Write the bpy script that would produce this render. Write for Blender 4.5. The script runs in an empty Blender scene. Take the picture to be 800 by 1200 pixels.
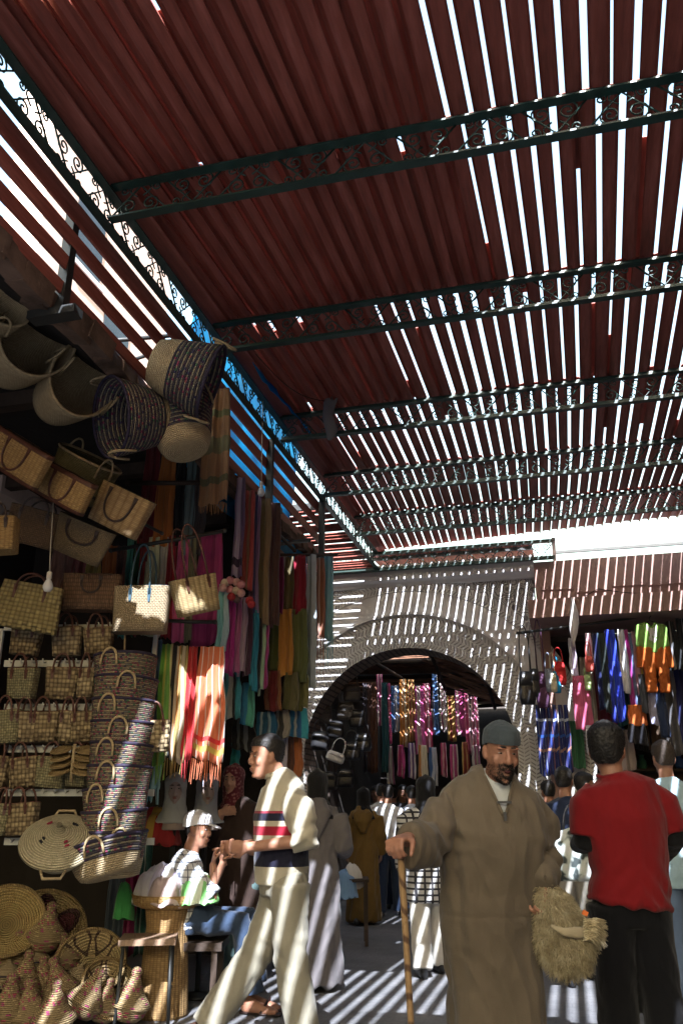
import bpy, math, random
from math import sin, cos, pi, radians as R, sqrt, atan2
from mathutils import Vector as V, Matrix, Euler, noise as NZ

scn = bpy.context.scene
COL = scn.collection
rnd = random.Random(7)

# ------------------------------------------------------------------ camera geometry
F_PX, PSI, PITCH, CAM_Z = 973.0, R(14.5), R(20.05), 1.27
RX = V((cos(PSI), sin(PSI), 0)); FW = V((-sin(PSI), cos(PSI), 0)); UZ = V((0, 0, 1))
CAM = V((0, 0, CAM_Z))
def ray(px, py):
    f = FW * cos(PITCH) + UZ * sin(PITCH); u = -FW * sin(PITCH) + UZ * cos(PITCH)
    return f * F_PX + RX * (px - 400) + u * (600 - py)
def at(px, py, d=None, X=None, Y=None, Z=None):
    r = ray(px, py)
    if d is not None: t = d / r.dot(FW)
    elif X is not None: t = X / r.x
    elif Y is not None: t = Y / r.y
    else: t = (Z - CAM_Z) / r.z
    return CAM + r * t
def view(right, fwd, z=0.0):
    p = RX * right + FW * fwd; return V((p.x, p.y, z))

# ------------------------------------------------------------------ mesh builder
class MB:
    def __init__(s): s.v = []; s.f = []; s.uv = []; s.m = []; s.sm = []
    def add(s, vs, fs, uvs=None, m=0, smooth=False, M=None):
        o = len(s.v)
        for p in vs:
            p = V(p); s.v.append((M @ p) if M is not None else p)
        for k, f in enumerate(fs):
            s.f.append([i + o for i in f]); s.m.append(m); s.sm.append(smooth)
            s.uv.append(uvs[k] if uvs else [(0, 0)] * len(f))
        return s
    def box(s, c, size, rot=None, m=0, taper=1.0, M=None):
        x, y, z = size[0] / 2, size[1] / 2, size[2] / 2; t = taper
        vs = [V(p) for p in ((-x*t,-y*t,-z),(x*t,-y*t,-z),(x*t,y*t,-z),(-x*t,y*t,-z),(-x,-y,z),(x,-y,z),(x,y,z),(-x,y,z))]
        A = Matrix.Translation(V(c)) @ (Euler(rot).to_matrix().to_4x4() if rot else Matrix.Identity(4))
        if M is not None: A = M @ A
        fs = [(0,3,2,1),(4,5,6,7),(0,1,5,4),(1,2,6,5),(2,3,7,6),(3,0,4,7)]
        dims = [(size[0],size[1])]*2 + [(size[0],size[2]),(size[1],size[2])]*2
        return s.add(vs, fs, [[(0,0),(d[0],0),(d[0],d[1]),(0,d[1])] for d in dims], m, False, A)
    def lathe(s, prof, seg=28, m=0, M=None, smooth=True, sx=1.0, sy=1.0, a0=0.0, wob=0.0):
        n = len(prof); vs = []; fs = []; uvs = []
        rm = max(p[0] for p in prof); L = [0]
        for i in range(1, n): L.append(L[-1] + sqrt((prof[i][0]-prof[i-1][0])**2 + (prof[i][1]-prof[i-1][1])**2))
        for j in range(seg):
            a = a0 + 2*pi*j/seg
            for i, (r, z) in enumerate(prof):
                w = 1 + wob * sin(3*a + 1.3) * (i / n)
                vs.append((r*cos(a)*sx*w, r*sin(a)*sy*w, z))
        for j in range(seg):
            k = (j+1) % seg; u0 = j/seg*2*pi*rm; u1 = (j+1)/seg*2*pi*rm
            for i in range(n-1):
                fs.append((j*n+i, k*n+i, k*n+i+1, j*n+i+1)); uvs.append([(u0,L[i]),(u1,L[i]),(u1,L[i+1]),(u0,L[i+1])])
        return s.add(vs, fs, uvs, m, smooth, M)
    def loft(s, pts, rad, hint=(1,0,0), seg=16, m=0, cap=True, M=None, smooth=True, pw=2.0):
        """tube of elliptical rings; rad entries r or (ra, rb): ra along hint"""
        P = [V(p) for p in pts]; n = len(P); vs = []; fs = []; uvs = []
        H = V(hint); Ls = [0]
        for i in range(1, n): Ls.append(Ls[-1] + (P[i]-P[i-1]).length)
        per = 2*pi*max((r if not isinstance(r, tuple) else max(r)) for r in rad)
        a_prev = None
        for i in range(n):
            t = (P[min(i+1,n-1)] - P[max(i-1,0)]).normalized()
            a = H - t*H.dot(t)
            if a.length < .05: a = (a_prev if a_prev is not None else t.orthogonal()); a = a - t*a.dot(t)
            a.normalize(); b = t.cross(a); a_prev = a
            ra, rb = rad[i] if isinstance(rad[i], tuple) else (rad[i], rad[i])
            for j in range(seg):
                th = 2*pi*j/seg; c, d = cos(th), sin(th)
                if pw != 2.0:
                    c = math.copysign(abs(c)**(2/pw), c); d = math.copysign(abs(d)**(2/pw), d)
                vs.append(P[i] + a*(ra*c) + b*(rb*d))
        for i in range(n-1):
            for j in range(seg):
                k = (j+1) % seg
                fs.append((i*seg+j, i*seg+k, (i+1)*seg+k, (i+1)*seg+j))
                u0, u1 = j/seg*per, (j+1)/seg*per
                uvs.append([(u0,Ls[i]),(u1,Ls[i]),(u1,Ls[i+1]),(u0,Ls[i+1])])
        if cap:
            fs.append(tuple(range(seg-1,-1,-1))); uvs.append([(0,0)]*seg)
            fs.append(tuple((n-1)*seg+j for j in range(seg))); uvs.append([(0,0)]*seg)
        return s.add(vs, fs, uvs, m, smooth, M)
    def tube(s, pts, r, seg=6, m=0, M=None):
        return s.loft(pts, [r]*len(pts) if not isinstance(r, (list,tuple)) else list(r), hint=(.31,.22,.93), seg=seg, m=m, M=M)
    def ball(s, c, r, seg=14, m=0, M=None):
        rx, ry, rz = (r,r,r) if not isinstance(r, tuple) else r
        n = seg//2
        prof = [(max(1e-4, sin(pi*i/n)), -cos(pi*i/n)) for i in range(n+1)]
        A = Matrix.Translation(V(c)) @ Matrix.Diagonal((rx,ry,rz,1))
        return s.lathe(prof, seg, m, (M @ A) if M is not None else A)
    def prism(s, poly, y0, y1, m=0, M=None, smooth=False):
        """outline in x,z extruded along y"""
        n = len(poly)
        vs = [(p[0],y0,p[1]) for p in poly] + [(p[0],y1,p[1]) for p in poly]
        fs = [tuple(range(n)), tuple(range(2*n-1,n-1,-1))] + [(i,n+i,n+(i+1)%n,(i+1)%n) for i in range(n)]
        uvs = [[(p[0],p[1]) for p in poly], [(p[0],p[1]) for p in reversed(poly)]]
        for i in range(n):
            q0, q1 = poly[i], poly[(i+1)%n]; L = sqrt((q0[0]-q1[0])**2+(q0[1]-q1[1])**2)
            uvs.append([(0,0),(0,y1-y0),(L,y1-y0),(L,0)])
        return s.add(vs, fs, uvs, m, smooth, M)
    def build(s, name, mats, parent=None, loc=None, rot=None):
        me = bpy.data.meshes.new(name)
        me.from_pydata([tuple(v) for v in s.v], [], s.f)
        if not isinstance(mats, (list, tuple)): mats = [mats]
        for m in mats: me.materials.append(m)
        me.polygons.foreach_set('material_index', s.m)
        me.polygons.foreach_set('use_smooth', s.sm)
        uvl = me.uv_layers.new(name='UVMap')
        flat = [c for f in s.uv for q in f for c in q]
        uvl.data.foreach_set('uv', flat)
        me.update()
        o = bpy.data.objects.new(name, me); COL.objects.link(o)
        if parent is not None: o.parent = parent
        if loc is not None: o.location = loc
        if rot is not None: o.rotation_euler = rot
        return o

def tag(o, label=None, cat=None, group=None, kind=None):
    if label: o['label'] = label
    if cat: o['category'] = cat
    if group: o['group'] = group
    if kind: o['kind'] = kind
    return o
def thing(name, label, cat, loc=(0,0,0), rot=(0,0,0), group=None):
    o = bpy.data.objects.new(name, None); COL.objects.link(o)
    o.location = loc; o.rotation_euler = rot if isinstance(rot, (tuple, list)) or hasattr(rot, 'x') else (0,0,rot)
    o.empty_display_size = .1
    return tag(o, label, cat, group)
def kids(o): return [c for c in KIDS.get(o.name, ())]
KIDS = {}
def dup(root, loc, rot, label, group=None, scale=None):
    r = root.copy(); COL.objects.link(r); r.location = loc
    r.rotation_euler = rot if isinstance(rot, (tuple, list)) or hasattr(rot, 'x') else (0,0,rot)
    if scale: r.scale = scale if isinstance(scale, tuple) else (scale,)*3
    r['label'] = label
    if group: r['group'] = group
    for ch in list(root.children):
        c = ch.copy(); COL.objects.link(c); c.parent = r
        for g in list(ch.children):
            d = g.copy(); COL.objects.link(d); d.parent = c
    return r
def rotview(rx=0, ry=0, rz=0):
    """rotation in the viewer-aligned frame (x to the right of the street view, y away)"""
    return (Matrix.Rotation(PSI,3,'Z') @ Matrix.Rotation(R(rz),3,'Z') @ Matrix.Rotation(R(ry),3,'Y') @ Matrix.Rotation(R(rx),3,'X')).to_euler()

# ------------------------------------------------------------------ materials
MATS = {}
class NT:
    def __init__(s, name):
        s.m = bpy.data.materials.new(name); s.m.use_nodes = True
        s.t = s.m.node_tree; s.n = s.t.nodes; s.l = s.t.links
        s.b = s.n['Principled BSDF']
    def node(s, typ, **kw):
        x = s.n.new(typ)
        for k, v in kw.items():
            if k == 'ins':
                for a, b in v.items(): s.put(b, x.inputs[a])
            else: setattr(x, k, v)
        return x
    def put(s, val, sock):
        if isinstance(val, bpy.types.NodeSocket): s.l.new(val, sock)
        elif isinstance(val, bpy.types.Node): s.l.new(val.outputs[0], sock)
        else:
            if sock.type == 'RGBA' and len(val) == 3: val = (*val, 1)
            sock.default_value = val
    def math(s, op, a, b=0.0, c=0.0):
        x = s.node('ShaderNodeMath', operation=op); s.put(a, x.inputs[0]); s.put(b, x.inputs[1]); s.put(c, x.inputs[2]); return x.outputs[0]
    def mix(s, fac, a, b, typ='MIX'):
        x = s.node('ShaderNodeMix', data_type='RGBA', blend_type=typ)
        s.put(fac, x.inputs[0]); s.put(a, x.inputs[6]); s.put(b, x.inputs[7]); return x.outputs[2]
    def coords(s, kind): return s.node('ShaderNodeTexCoord').outputs[kind]
    def xyz(s, vec): x = s.node('ShaderNodeSeparateXYZ', ins={0: vec}); return x.outputs
    def noise(s, vec, scale, detail=3, rough=.55):
        x = s.node('ShaderNodeTexNoise', ins={'Vector': vec, 'Scale': scale, 'Detail': detail, 'Roughness': rough}); return x.outputs[0]
    def scalev(s, vec, sc):
        x = s.node('ShaderNodeVectorMath', operation='MULTIPLY', ins={0: vec, 1: sc}); return x.outputs[0]
    def ramp(s, fac, stops, interp='LINEAR'):
        x = s.node('ShaderNodeValToRGB'); s.put(fac, x.inputs[0]); e = x.color_ramp.elements
        x.color_ramp.interpolation = interp
        while len(e) < len(stops): e.new(.5)
        for k, (p, c) in enumerate(stops):
            e[k].position = p; e[k].color = (*c, 1) if len(c) == 3 else c
        return x.outputs[0]
    def maprange(s, v, a, b, c, d):
        x = s.node('ShaderNodeMapRange', ins={0: v, 1: a, 2: b, 3: c, 4: d}); return x.outputs[0]
    def bump(s, h, dist, strength=1.0):
        x = s.node('ShaderNodeBump', ins={'Height': h, 'Distance': dist, 'Strength': strength}); s.l.new(x.outputs[0], s.b.inputs['Normal'])
    def out(s, col=None, rough=None, metal=None, spec=None, sheen=None):
        if col is not None: s.put(col, s.b.inputs['Base Color'])
        if rough is not None: s.put(rough, s.b.inputs['Roughness'])
        if metal is not None: s.put(metal, s.b.inputs['Metallic'])
        if spec is not None: s.put(spec, s.b.inputs['Specular IOR Level'])
        if sheen: s.put(sheen, s.b.inputs['Sheen Weight'])
        return s.m

def dk(c, k): return tuple(max(0, x*k) for x in c)
def M_(name, col, rough=.75, var=.3, vs=5.0, bump=.002, bs=60.0, metal=0.0, spec=.3, stretch=(1,1,1), coords='Object', sheen=0):
    if name in MATS: return MATS[name]
    t = NT(name); c = t.scalev(t.coords(coords), stretch)
    n = t.noise(c, vs, 5, .6)
    k = t.maprange(n, .3, .7, 0, 1)
    colr = t.mix(k, dk(col, 1-var), tuple(min(1, x*(1+var*.6)) for x in col))
    if bump: t.bump(t.noise(c, bs, 3), bump)
    MATS[name] = t.out(colr, rough, metal, spec, sheen)
    return MATS[name]

def weave_coil(name, c1, c2, pitch=.011, dots=(), dens=.3, stitch=.02, alt=0):
    """coiled or braided straw: rows along v, stitches along u; dots = yarn colours worked into the rows"""
    if name in MATS: return MATS[name]
    t = NT(name); u, v, _ = t.xyz(t.coords('UV'))
    row = t.math('MULTIPLY', v, 1/pitch); fr = t.math('FRACT', row); ri = t.math('FLOOR', row)
    prof = t.math('SINE', t.math('MULTIPLY', fr, pi))
    us = t.math('ADD', t.math('MULTIPLY', u, 1/stitch), t.math('MULTIPLY', ri, .37))
    uf = t.math('SINE', t.math('MULTIPLY', t.math('FRACT', us), pi))
    wn = t.node('ShaderNodeTexWhiteNoise', noise_dimensions='2D')
    cb = t.node('ShaderNodeCombineXYZ', ins={0: t.math('FLOOR', us), 1: ri}); t.put(cb, wn.inputs['Vector'])
    base = t.mix(t.math('POWER', prof, .7), c2, c1)
    base = t.mix(t.maprange(wn.outputs[0], 0, 1, 0, .35), base, dk(c2, .9))
    if dots:
        pick = t.node('ShaderNodeTexWhiteNoise', noise_dimensions='2D'); t.put(t.scalev(cb.outputs[0], (1.7, 2.3, 1)), pick.inputs['Vector'])
        n = len(dots); colr = t.ramp(pick.outputs[0], [(i/n, d) for i, d in enumerate(dots)], 'CONSTANT')
        base = t.mix(t.math('LESS_THAN', wn.outputs[0], dens), base, t.mix(t.math('POWER', prof, .5), c2, colr))
    if alt: base = t.mix(t.math('MULTIPLY', t.math('LESS_THAN', t.math('FRACT', t.math('MULTIPLY', ri, .5)), .25), alt), base, t.mix(t.math('POWER', prof, .6), dk(c2,.5), dk(c2,1.3)))
    t.bump(t.math('ADD', prof, t.math('MULTIPLY', uf, .35)), pitch*.45)
    MATS[name] = t.out(base, .8, spec=.2); return MATS[name]

def weave_check(name, c1, c2, su=.022, sv=.022, rib=False, var=.5):
    """plaited strips: over-under cells on the UV sheet"""
    if name in MATS: return MATS[name]
    t = NT(name); u, v, _ = t.xyz(t.coords('UV'))
    a = t.math('MULTIPLY', u, 1/su); b = t.math('MULTIPLY', v, 1/sv)
    par = t.math('MODULO', t.math('ABSOLUTE', t.math('ADD', t.math('FLOOR', a), t.math('FLOOR', b))), 2.0)
    sa = t.math('SINE', t.math('MULTIPLY', t.math('FRACT', a), pi)); sb = t.math('SINE', t.math('MULTIPLY', t.math('FRACT', b), pi))
    h = t.math('ADD', t.math('MULTIPLY', par, sa), t.math('MULTIPLY', t.math('SUBTRACT', 1.0, par), sb))
    if rib: h = t.math('MULTIPLY', sa, t.math('ADD', .6, t.math('MULTIPLY', .4, sb)))
    wn = t.node('ShaderNodeTexWhiteNoise', noise_dimensions='2D', ins={'Vector': t.node('ShaderNodeCombineXYZ', ins={0: t.math('FLOOR', a), 1: t.math('FLOOR', b)})})
    edge = t.math('MULTIPLY', t.math('POWER', sa, .4), t.math('POWER', sb, .4))
    colr = t.mix(t.math('MULTIPLY', edge, t.maprange(wn.outputs[0], 0, 1, 1-var, 1)), c2, c1)
    t.bump(h, min(su, sv)*.3)
    MATS[name] = t.out(colr, .75, spec=.25); return MATS[name]

def cloth(name, cols, axis='u', rough=.9, weft=None, fine=.006, sheen=.15):
    """cloth with stripes across u or along v; cols = [(start 0..1, colour)] over the normalised UV"""
    if name in MATS: return MATS[name]
    t = NT(name); uvc = t.coords('UV'); u, v, _ = t.xyz(uvc)
    if isinstance(cols[0], (int, float)): cols = [(0, cols)]
    def mute(c):
        l = .3*c[0]+.5*c[1]+.2*c[2]; return tuple((x*.92+l*.08)*1.08 for x in c[:3])
    cols = [(p_, mute(c_)) for p_, c_ in cols]; weft = [(a_, b_, mute(c_)) for a_, b_, c_ in weft] if weft else None
    if len(cols) == 1: base = t.mix(0.0, cols[0][1], cols[0][1])
    else: base = t.ramp(u if axis == 'u' else v, cols, 'CONSTANT')
    n = t.noise(t.scalev(uvc, (9, 3, 1)), 2.2, 4)
    base = t.mix(t.maprange(n, .3, .7, .25, 0), base, (0.0,0.0,0.0)) if False else t.mix(t.maprange(n, .3, .7, 0, .3), base, t.mix(1.0, base, (.62,.6,.62), 'MULTIPLY'))
    if weft:
        for p0, p1, c in weft:
            inside = t.math('MULTIPLY', t.math('GREATER_THAN', v, p0), t.math('LESS_THAN', v, p1))
            base = t.mix(inside, base, c)
    w = t.noise(t.scalev(uvc, (220, 60, 1)), 1.0, 2); w2 = t.noise(t.scalev(uvc, (11, 4, 1)), 1.0, 4)
    t.bump(t.math('ADD', t.math('MULTIPLY', w, .12), w2), .014)
    MATS[name] = t.out(base, rough, spec=.15, sheen=sheen); return MATS[name]

# ------------------------------------------------------------------ camera, light, sky
cam_d = bpy.data.cameras.new('camera'); cam = bpy.data.objects.new('camera', cam_d); COL.objects.link(cam)
cam_d.sensor_fit = 'VERTICAL'; cam_d.sensor_height = 24.0; cam_d.lens = 24.0 * F_PX / 1200
cam.location = CAM; cam.rotation_euler = (R(90) + PITCH, 0, PSI)
cam_d.clip_start = .05; cam_d.clip_end = 3000
scn.camera = cam

SUN = V((.25, -1.15, 1.0)).normalized()
sd = bpy.data.lights.new('sun', 'SUN'); so = bpy.data.objects.new('sun', sd); COL.objects.link(so)
sd.energy = 5.0; sd.angle = R(.32); sd.color = (1, .975, .95)
so.rotation_euler = SUN.to_track_quat('Z', 'Y').to_euler(); so.location = (0, 0, 20)
w = bpy.data.worlds.new('World'); scn.world = w; w.use_nodes = True
sk = w.node_tree.nodes.new('ShaderNodeTexSky'); sk.sky_type = 'NISHITA'; sk.sun_disc = False
sk.sun_elevation = math.asin(SUN.z); sk.sun_rotation = atan2(SUN.x, SUN.y)
sk.air_density = 3.0; sk.dust_density = 5.0; sk.ozone_density = 2.0
w.node_tree.links.new(sk.outputs[0], w.node_tree.nodes['Background'].inputs[0])
w.node_tree.nodes['Background'].inputs[1].default_value = .15
scn.view_settings.view_transform = 'Standard'; scn.view_settings.look = 'None'
scn.view_settings.gamma = 1.0; scn.view_settings.exposure = 2.1
scn.view_settings.use_white_balance = True; scn.view_settings.white_balance_temperature = 5750
scn.cycles.use_denoising = True
scn.cycles.max_bounces = 8; scn.cycles.diffuse_bounces = 5; scn.cycles.glossy_bounces = 2; scn.cycles.transmission_bounces = 4
scn.cycles.caustics_reflective = False; scn.cycles.caustics_refractive = False
# ================================================================== ground
def pave_mat():
    t = NT('pavement'); c = t.coords('Object')
    n = t.noise(c, 1.3, 8, .72); n2 = t.noise(c, 40, 4)
    col = t.ramp(n, [(.3,(.10,.10,.108)),(.5,(.16,.16,.168)),(.75,(.235,.23,.235))])
    col = t.mix(t.maprange(n2,.45,.8,0,.5), col, (.09,.085,.085))
    br = t.node('ShaderNodeTexBrick', ins={'Vector': c, 'Scale': 2.4, 'Mortar Size': .012, 'Color1': (1,1,1,1), 'Color2': (.88,.88,.88,1), 'Mortar': (.45,.43,.42,1)})
    col = t.mix(.22, col, br.outputs[0], 'MULTIPLY')
    t.bump(t.math('ADD', t.math('MULTIPLY', n2, .5), t.math('MULTIPLY', br.outputs[1], -.25)), .006)
    return t.out(col, .75, spec=.3)
g = MB(); g.add([(-300,-300,0),(300,-300,0),(300,300,0),(-300,300,0)], [(0,1,2,3)])
tag(g.build('ground', pave_mat()), kind='structure')

# ================================================================== roof
def slat_mat():
    t = NT('red_slat'); c = t.coords('Object'); x, y, z = t.xyz(c)
    n = t.noise(t.scalev(c, (9, .9, 9)), 1.6, 5, .65)
    col = t.ramp(n, [(.25,(.17,.045,.034)),(.5,(.285,.08,.058)),(.75,(.42,.14,.11))])
    n2 = t.noise(t.scalev(c, (30, 3, 30)), 2, 4)
    col = t.mix(t.maprange(n2,.5,.85,0,.5), col, (.09,.035,.028))
    t.bump(n2, .002)
    return t.out(col, .55, spec=.35)
SLAT = slat_mat()
GREEN = M_('green_iron', (.012,.04,.032), .45, .4, 8, .001, 90, 0.0, .5)
DARKIRON = M_('dark_iron', (.02,.022,.022), .5, .4, 8, .001, 90, 0, .5)
H = 4.97
BEAM_Y = [-5.0, -4.3, -2.7, -1.1, .5, 2.1, 3.71, 5.32, 7.02, 8.57, 10.04, 11.62]
ROOF_X0, ROOF_X1 = -2.42, 5.4
PITCHX = .126
def slat(mb, x, y0, y1, w, z, rise, yaw, yc, th=.006):
    """one pressed sheet-metal slat along y: flat back with turned-down edges"""
    prof = ((-1,0),(-.93,.45),(-.74,.9),(0,1.0),(.74,.9),(.93,.45),(1,0)); n = len(prof)-1; vs = []
    for yy in (y0, y1):
        for o in (0, th):
            for s_, h_ in prof: vs.append((x + s_*w/2*(1 if o == 0 else .985) + yaw*(yy-yc), yy, z + rise*h_ - o*(1 if abs(s_) < 1 else .2)))
    k = n+1; fs = []
    for i in range(n):
        fs += [(i, i+1, 2*k+i+1, 2*k+i), (k+i+1, k+i, 3*k+i, 3*k+i+1), (i+1, i, k+i, k+i+1), (2*k+i, 2*k+i+1, 3*k+i+1, 3*k+i)]
    fs += [(0, 2*k, 3*k, k), (2*k-1, 4*k-1, 3*k-1, k-1)]
    mb.add(vs, fs, None, 0, False)
def slat_long(mb, x0, x1, y, w, z, rise, th=.006):
    """a slat running along x"""
    n = 4; vs = []
    for xx in (x0, x1):
        for o in (0, th):
            for i in range(n+1):
                s_ = -1+2*i/n; vs.append((xx, y - s_*w/2, z + rise*(1-s_*s_) - o))
    k = n+1; fs = []
    for i in range(n):
        fs += [(i, i+1, 2*k+i+1, 2*k+i), (k+i+1, k+i, 3*k+i, 3*k+i+1), (i+1, i, k+i, k+i+1), (2*k+i, 2*k+i+1, 3*k+i+1, 3*k+i)]
    fs += [(0, 2*k, 3*k, k), (2*k-1, 4*k-1, 3*k-1, k-1)]
    mb.add(vs, fs, None, 0, True)

roof = thing('slatted_roof', 'high roof of red arched slats with bright gaps over the whole street', 'roof', (0, 5, H))
rr = random.Random(3)
for b in range(len(BEAM_Y)-1):
    y0, y1 = BEAM_Y[b], BEAM_Y[b+1]; yc = (y0+y1)/2
    yaw = {6: .035, 7: .02, 8: .0, 9: -.026, 10: -.045}.get(b, .04 if b == 5 else 0)
    xs = {5: -.50, 6: -.42, 7: -1.25, 8: -2.2, 9: -2.6, 10: -2.6}.get(b, -.5)      # where the gaps begin
    mb = MB(); x = ROOF_X0 - .02; i = 0
    slat(mb, ROOF_X0 - .0, y0+.03, y1+.09, .20, .012, .01, yaw*.4, yc)
    pitch = PITCHX if b < 8 else .118
    while x < ROOF_X1:
        opened = (xs < x < 2.15) if b >= 5 else ((-1.95 < x < (-.12 if yc < 1 else 1.6)) and b > 1)
        fade = min(1, max(0, (x - xs) / .5))
        gap = (.017 + .012*fade) * rr.choice((.5, .85, 1, 1, 1.1, 1.2)) if opened else rr.uniform(.022,.034)
        if opened and b < 5: gap = rr.choice((.030,.036,.040,.044)) if yc < 1 else rr.choice((.044,.05,.056))
        if b in (8,): gap = min(gap, .008 + .02*fade)
        if b >= 9 and opened: gap = rr.choice((.010,.014,.018,.021,.024)) + .002*(b-9)
        if b >= 9 and rr.random() < .12: gap = .004
        wd = pitch - gap
        if not opened and x > 2: gap = .0  # unseen right side shut fully to cut the sky light
        ys = y0+.03; ye = y1+.09
        if b == 5 and -2.2 < x < -1.62: ys = 2.47+rr.uniform(-.05,.03)
        if b == 10: ye = 11.78 - .125*(x+2.4) + rr.uniform(-.015,.015)
        za = .035 + rr.uniform(-.004,.004); wd = pitch - gap
        slat(mb, x + rr.uniform(-.006,.006), ys, ye, wd, za, .042 + rr.uniform(0,.006), yaw, yc)
        if not opened:
            e = rr.uniform(.02,.3) if rr.random() < .12 else 0
            slat(mb, x + pitch/2, ys+e, ye-(rr.uniform(.02,.25) if rr.random() < .1 else 0), .085, .084, .008, yaw, yc)
        # loose short pieces lying over a gap
        if opened and 5 < b < 9 and rr.random() < (.4 if b in (6,7) else .12):
            L = rr.uniform(.25, .75) if rr.random() < .7 else 1.2; s0 = y0+.03 if rr.random() < .5 else y1+.08-L
            slat(mb, x + pitch/2, s0, s0+L, .08, .082, .012, yaw, yc)
        if not opened and rr.random() < .25:
            pass
        x += pitch; i += 1
    mb.v = [v - V((0,5,0)) for v in mb.v]
    mb.build('slat_panel', SLAT, roof)

# iron trusses with scroll work
def spiral(cx, cz, r, a0, turns, sgn, n=20):
    return [(cx + r*(1-.86*k/n)*cos(a0 + sgn*turns*2*pi*k/n), 0, cz + r*(1-.86*k/n)*sin(a0 + sgn*turns*2*pi*k/n)) for k in range(n+1)]
def scroll_strip(length, h=.25, mod=.36, r=.006):
    mb = MB(); n = max(1, round(length/mod)); md = length/n
    for k in range(n):
        x = k*md; f = 1 if k % 2 else -1; zc = -h/2
        mb.tube([(x,0,-.02),(x+md/2,0,-h+.02),(x+md,0,-.02)] if f > 0 else [(x,0,-h+.02),(x+md/2,0,-.02),(x+md,0,-h+.02)], r*1.1, 5)
        for cx, cz, a0, sg in ((x+md*.30, zc+f*.045, f*pi/2, 1), (x+md*.70, zc+f*.045, f*pi/2, -1)):
            mb.tube(spiral(cx, cz, .062, a0, 1.6, sg*f, 18), r, 5)
        for sg in (1,-1):
            mb.tube([(x+md/2+sg*(.02+.05*sin(q*pi)), 0, zc - f*(.02+.10*q)) for q in (0,.2,.4,.6,.8,1)], r*.9, 5)
            mb.tube(spiral(x+md/2+sg*.11, zc-f*.075, .035, -f*pi/2, 1.3, -sg*f, 12), r*.9, 5)
    return mb
def chord(length, z, h=.05, wd=.06):
    mb = MB(); mb.box((length/2, 0, z), (length, .012, h)); mb.box((length/2, -wd/2, z-h/2-.003), (length, wd, .012))
    return mb
def truss(name, label, length, loc, rz, group):
    t = thing(name, label, 'truss', loc, rz, group)
    chord(length, -.03).build('upper_chord', GREEN, t); chord(length, -.275).build('lower_chord', GREEN, t)
    s = scroll_strip(length, .235).build('scroll_work', GREEN, t); s.location.z = -.035
    return t
ORD = {2.1:'', }
base_truss = None
order = ['nearest', 'second nearest', 'third nearest', 'fourth nearest', 'fifth nearest']
for k, y in enumerate(BEAM_Y[6:11]):
    lab = 'dark green scrollwork truss across the street, %s of the five cross trusses' % order[k]
    loc = (ROOF_X0, y, H+.03)
    if base_truss is None: base_truss = truss('iron_truss', lab, ROOF_X1-ROOF_X0, loc, 0, 'iron trusses under the slats')
    else: dup(base_truss, loc, 0, lab)
side = truss('iron_truss', 'long dark green scrollwork truss running along the left edge of the roof', 12.4, (-2.47, -.9, H+.0), pi/2, 'iron trusses under the slats')
endt = truss('iron_truss', 'short scrollwork truss lying along the top of the arch wall', 4.3, (-4.2, 11.5, 4.93), 0, 'iron trusses under the slats')

# side louvre screen under the left truss
lv = thing('louvre_screen', 'sloping screen of wide red boards between left truss and shop eave', 'louvre', (-2.5, 4, 4))
for k, (z, hgt) in enumerate(((4.615,.12),(4.44,.09),(4.27,.085),(4.105,.075))):
    m = MB(); m.box((-.02-.012*k, .35, z-4), (.018, 9.0, hgt), (0, .12, 0)); m.build('board', SLAT, lv)
post_l = thing('iron_post', 'dark square post rising from the shop eave nearest the camera', 'post', (-2.56, 3.52, 3.93), 0, 'posts under the left truss')
MB().box((0,0,.37),(.06,.06,.74)).build('shaft', DARKIRON, post_l)
MB().box((-.02,-.02,.0),(.3,.09,.05)).build('foot_plate', DARKIRON, post_l)
dup(post_l, (-2.5, 6.93, 3.95), 0, 'dark square post under the left truss beside the lit tarpaulin', None)
dup(post_l, (-2.46, 8.62, 4.0), 0, 'dark square post at the far corner where the side alley opens', None)

# side alley roof: slats across
al = thing('alley_roof', 'low roof of red slats over the side alley left of the arch', 'roof', (-4.5, 10, 4.7))
m = MB(); y = 8.8; q = random.Random(5)
while y < 11.7:
    g_ = q.choice((.012,.02,.03,.04)); slat_long(m, -3.0, 2.02, y-10, .115-g_, q.uniform(-.01,.01), .02); y += .118
m.build('slat_panel', SLAT, al)
MB().box((-.4,1.62,-.06),(4.8,.05,.08)).box((-.4,-1.32,-.06),(4.8,.05,.08)).build('rafter', DARKIRON, al)

# small rear corrugated canopy over the arch wall
def corr_mat(): return SLAT
cn = thing('corrugated_canopy', 'short piece of red corrugated sheet above the arch wall', 'canopy', (-1.4, 11.95, 4.95))
m = MB(); n = 60
vs = []; fs = []
for i in range(n+1):
    xx = -1.2 + 2.4*i/n; zz = .025*sin(i*1.25)
    for yy, zo in ((-.3, .0), (.6, .06)):
        vs += [(xx, yy, zz+zo), (xx, yy, zz+zo-.006)]
for i in range(n):
    a = i*4; b_ = a+4
    fs += [(a,b_,b_+2,a+2),(a+1,a+3,b_+3,b_+1),(a,a+1,b_+1,b_),(a+2,b_+2,b_+3,a+3)]
m.add(vs, fs, None, 0, True); m.build('sheet', SLAT, cn)
MB().box((0,-.2,-.06),(2.4,.04,.05)).build('support_bar', DARKIRON, cn)
fr = thing('steel_framework', 'pale steel frame left bare in the bright gap above the pink wall', 'frame', (.1, 12.0, 4.9))
MB().box((.0,0,0),(.05,1.1,.05)).build('side_bar', M_('pale_steel',(.32,.32,.3),.5,.2), fr)
MB().box((2.6,.1,0.0),(5.2,.04,.04)).build('cross_bar', DARKIRON, fr)

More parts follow.
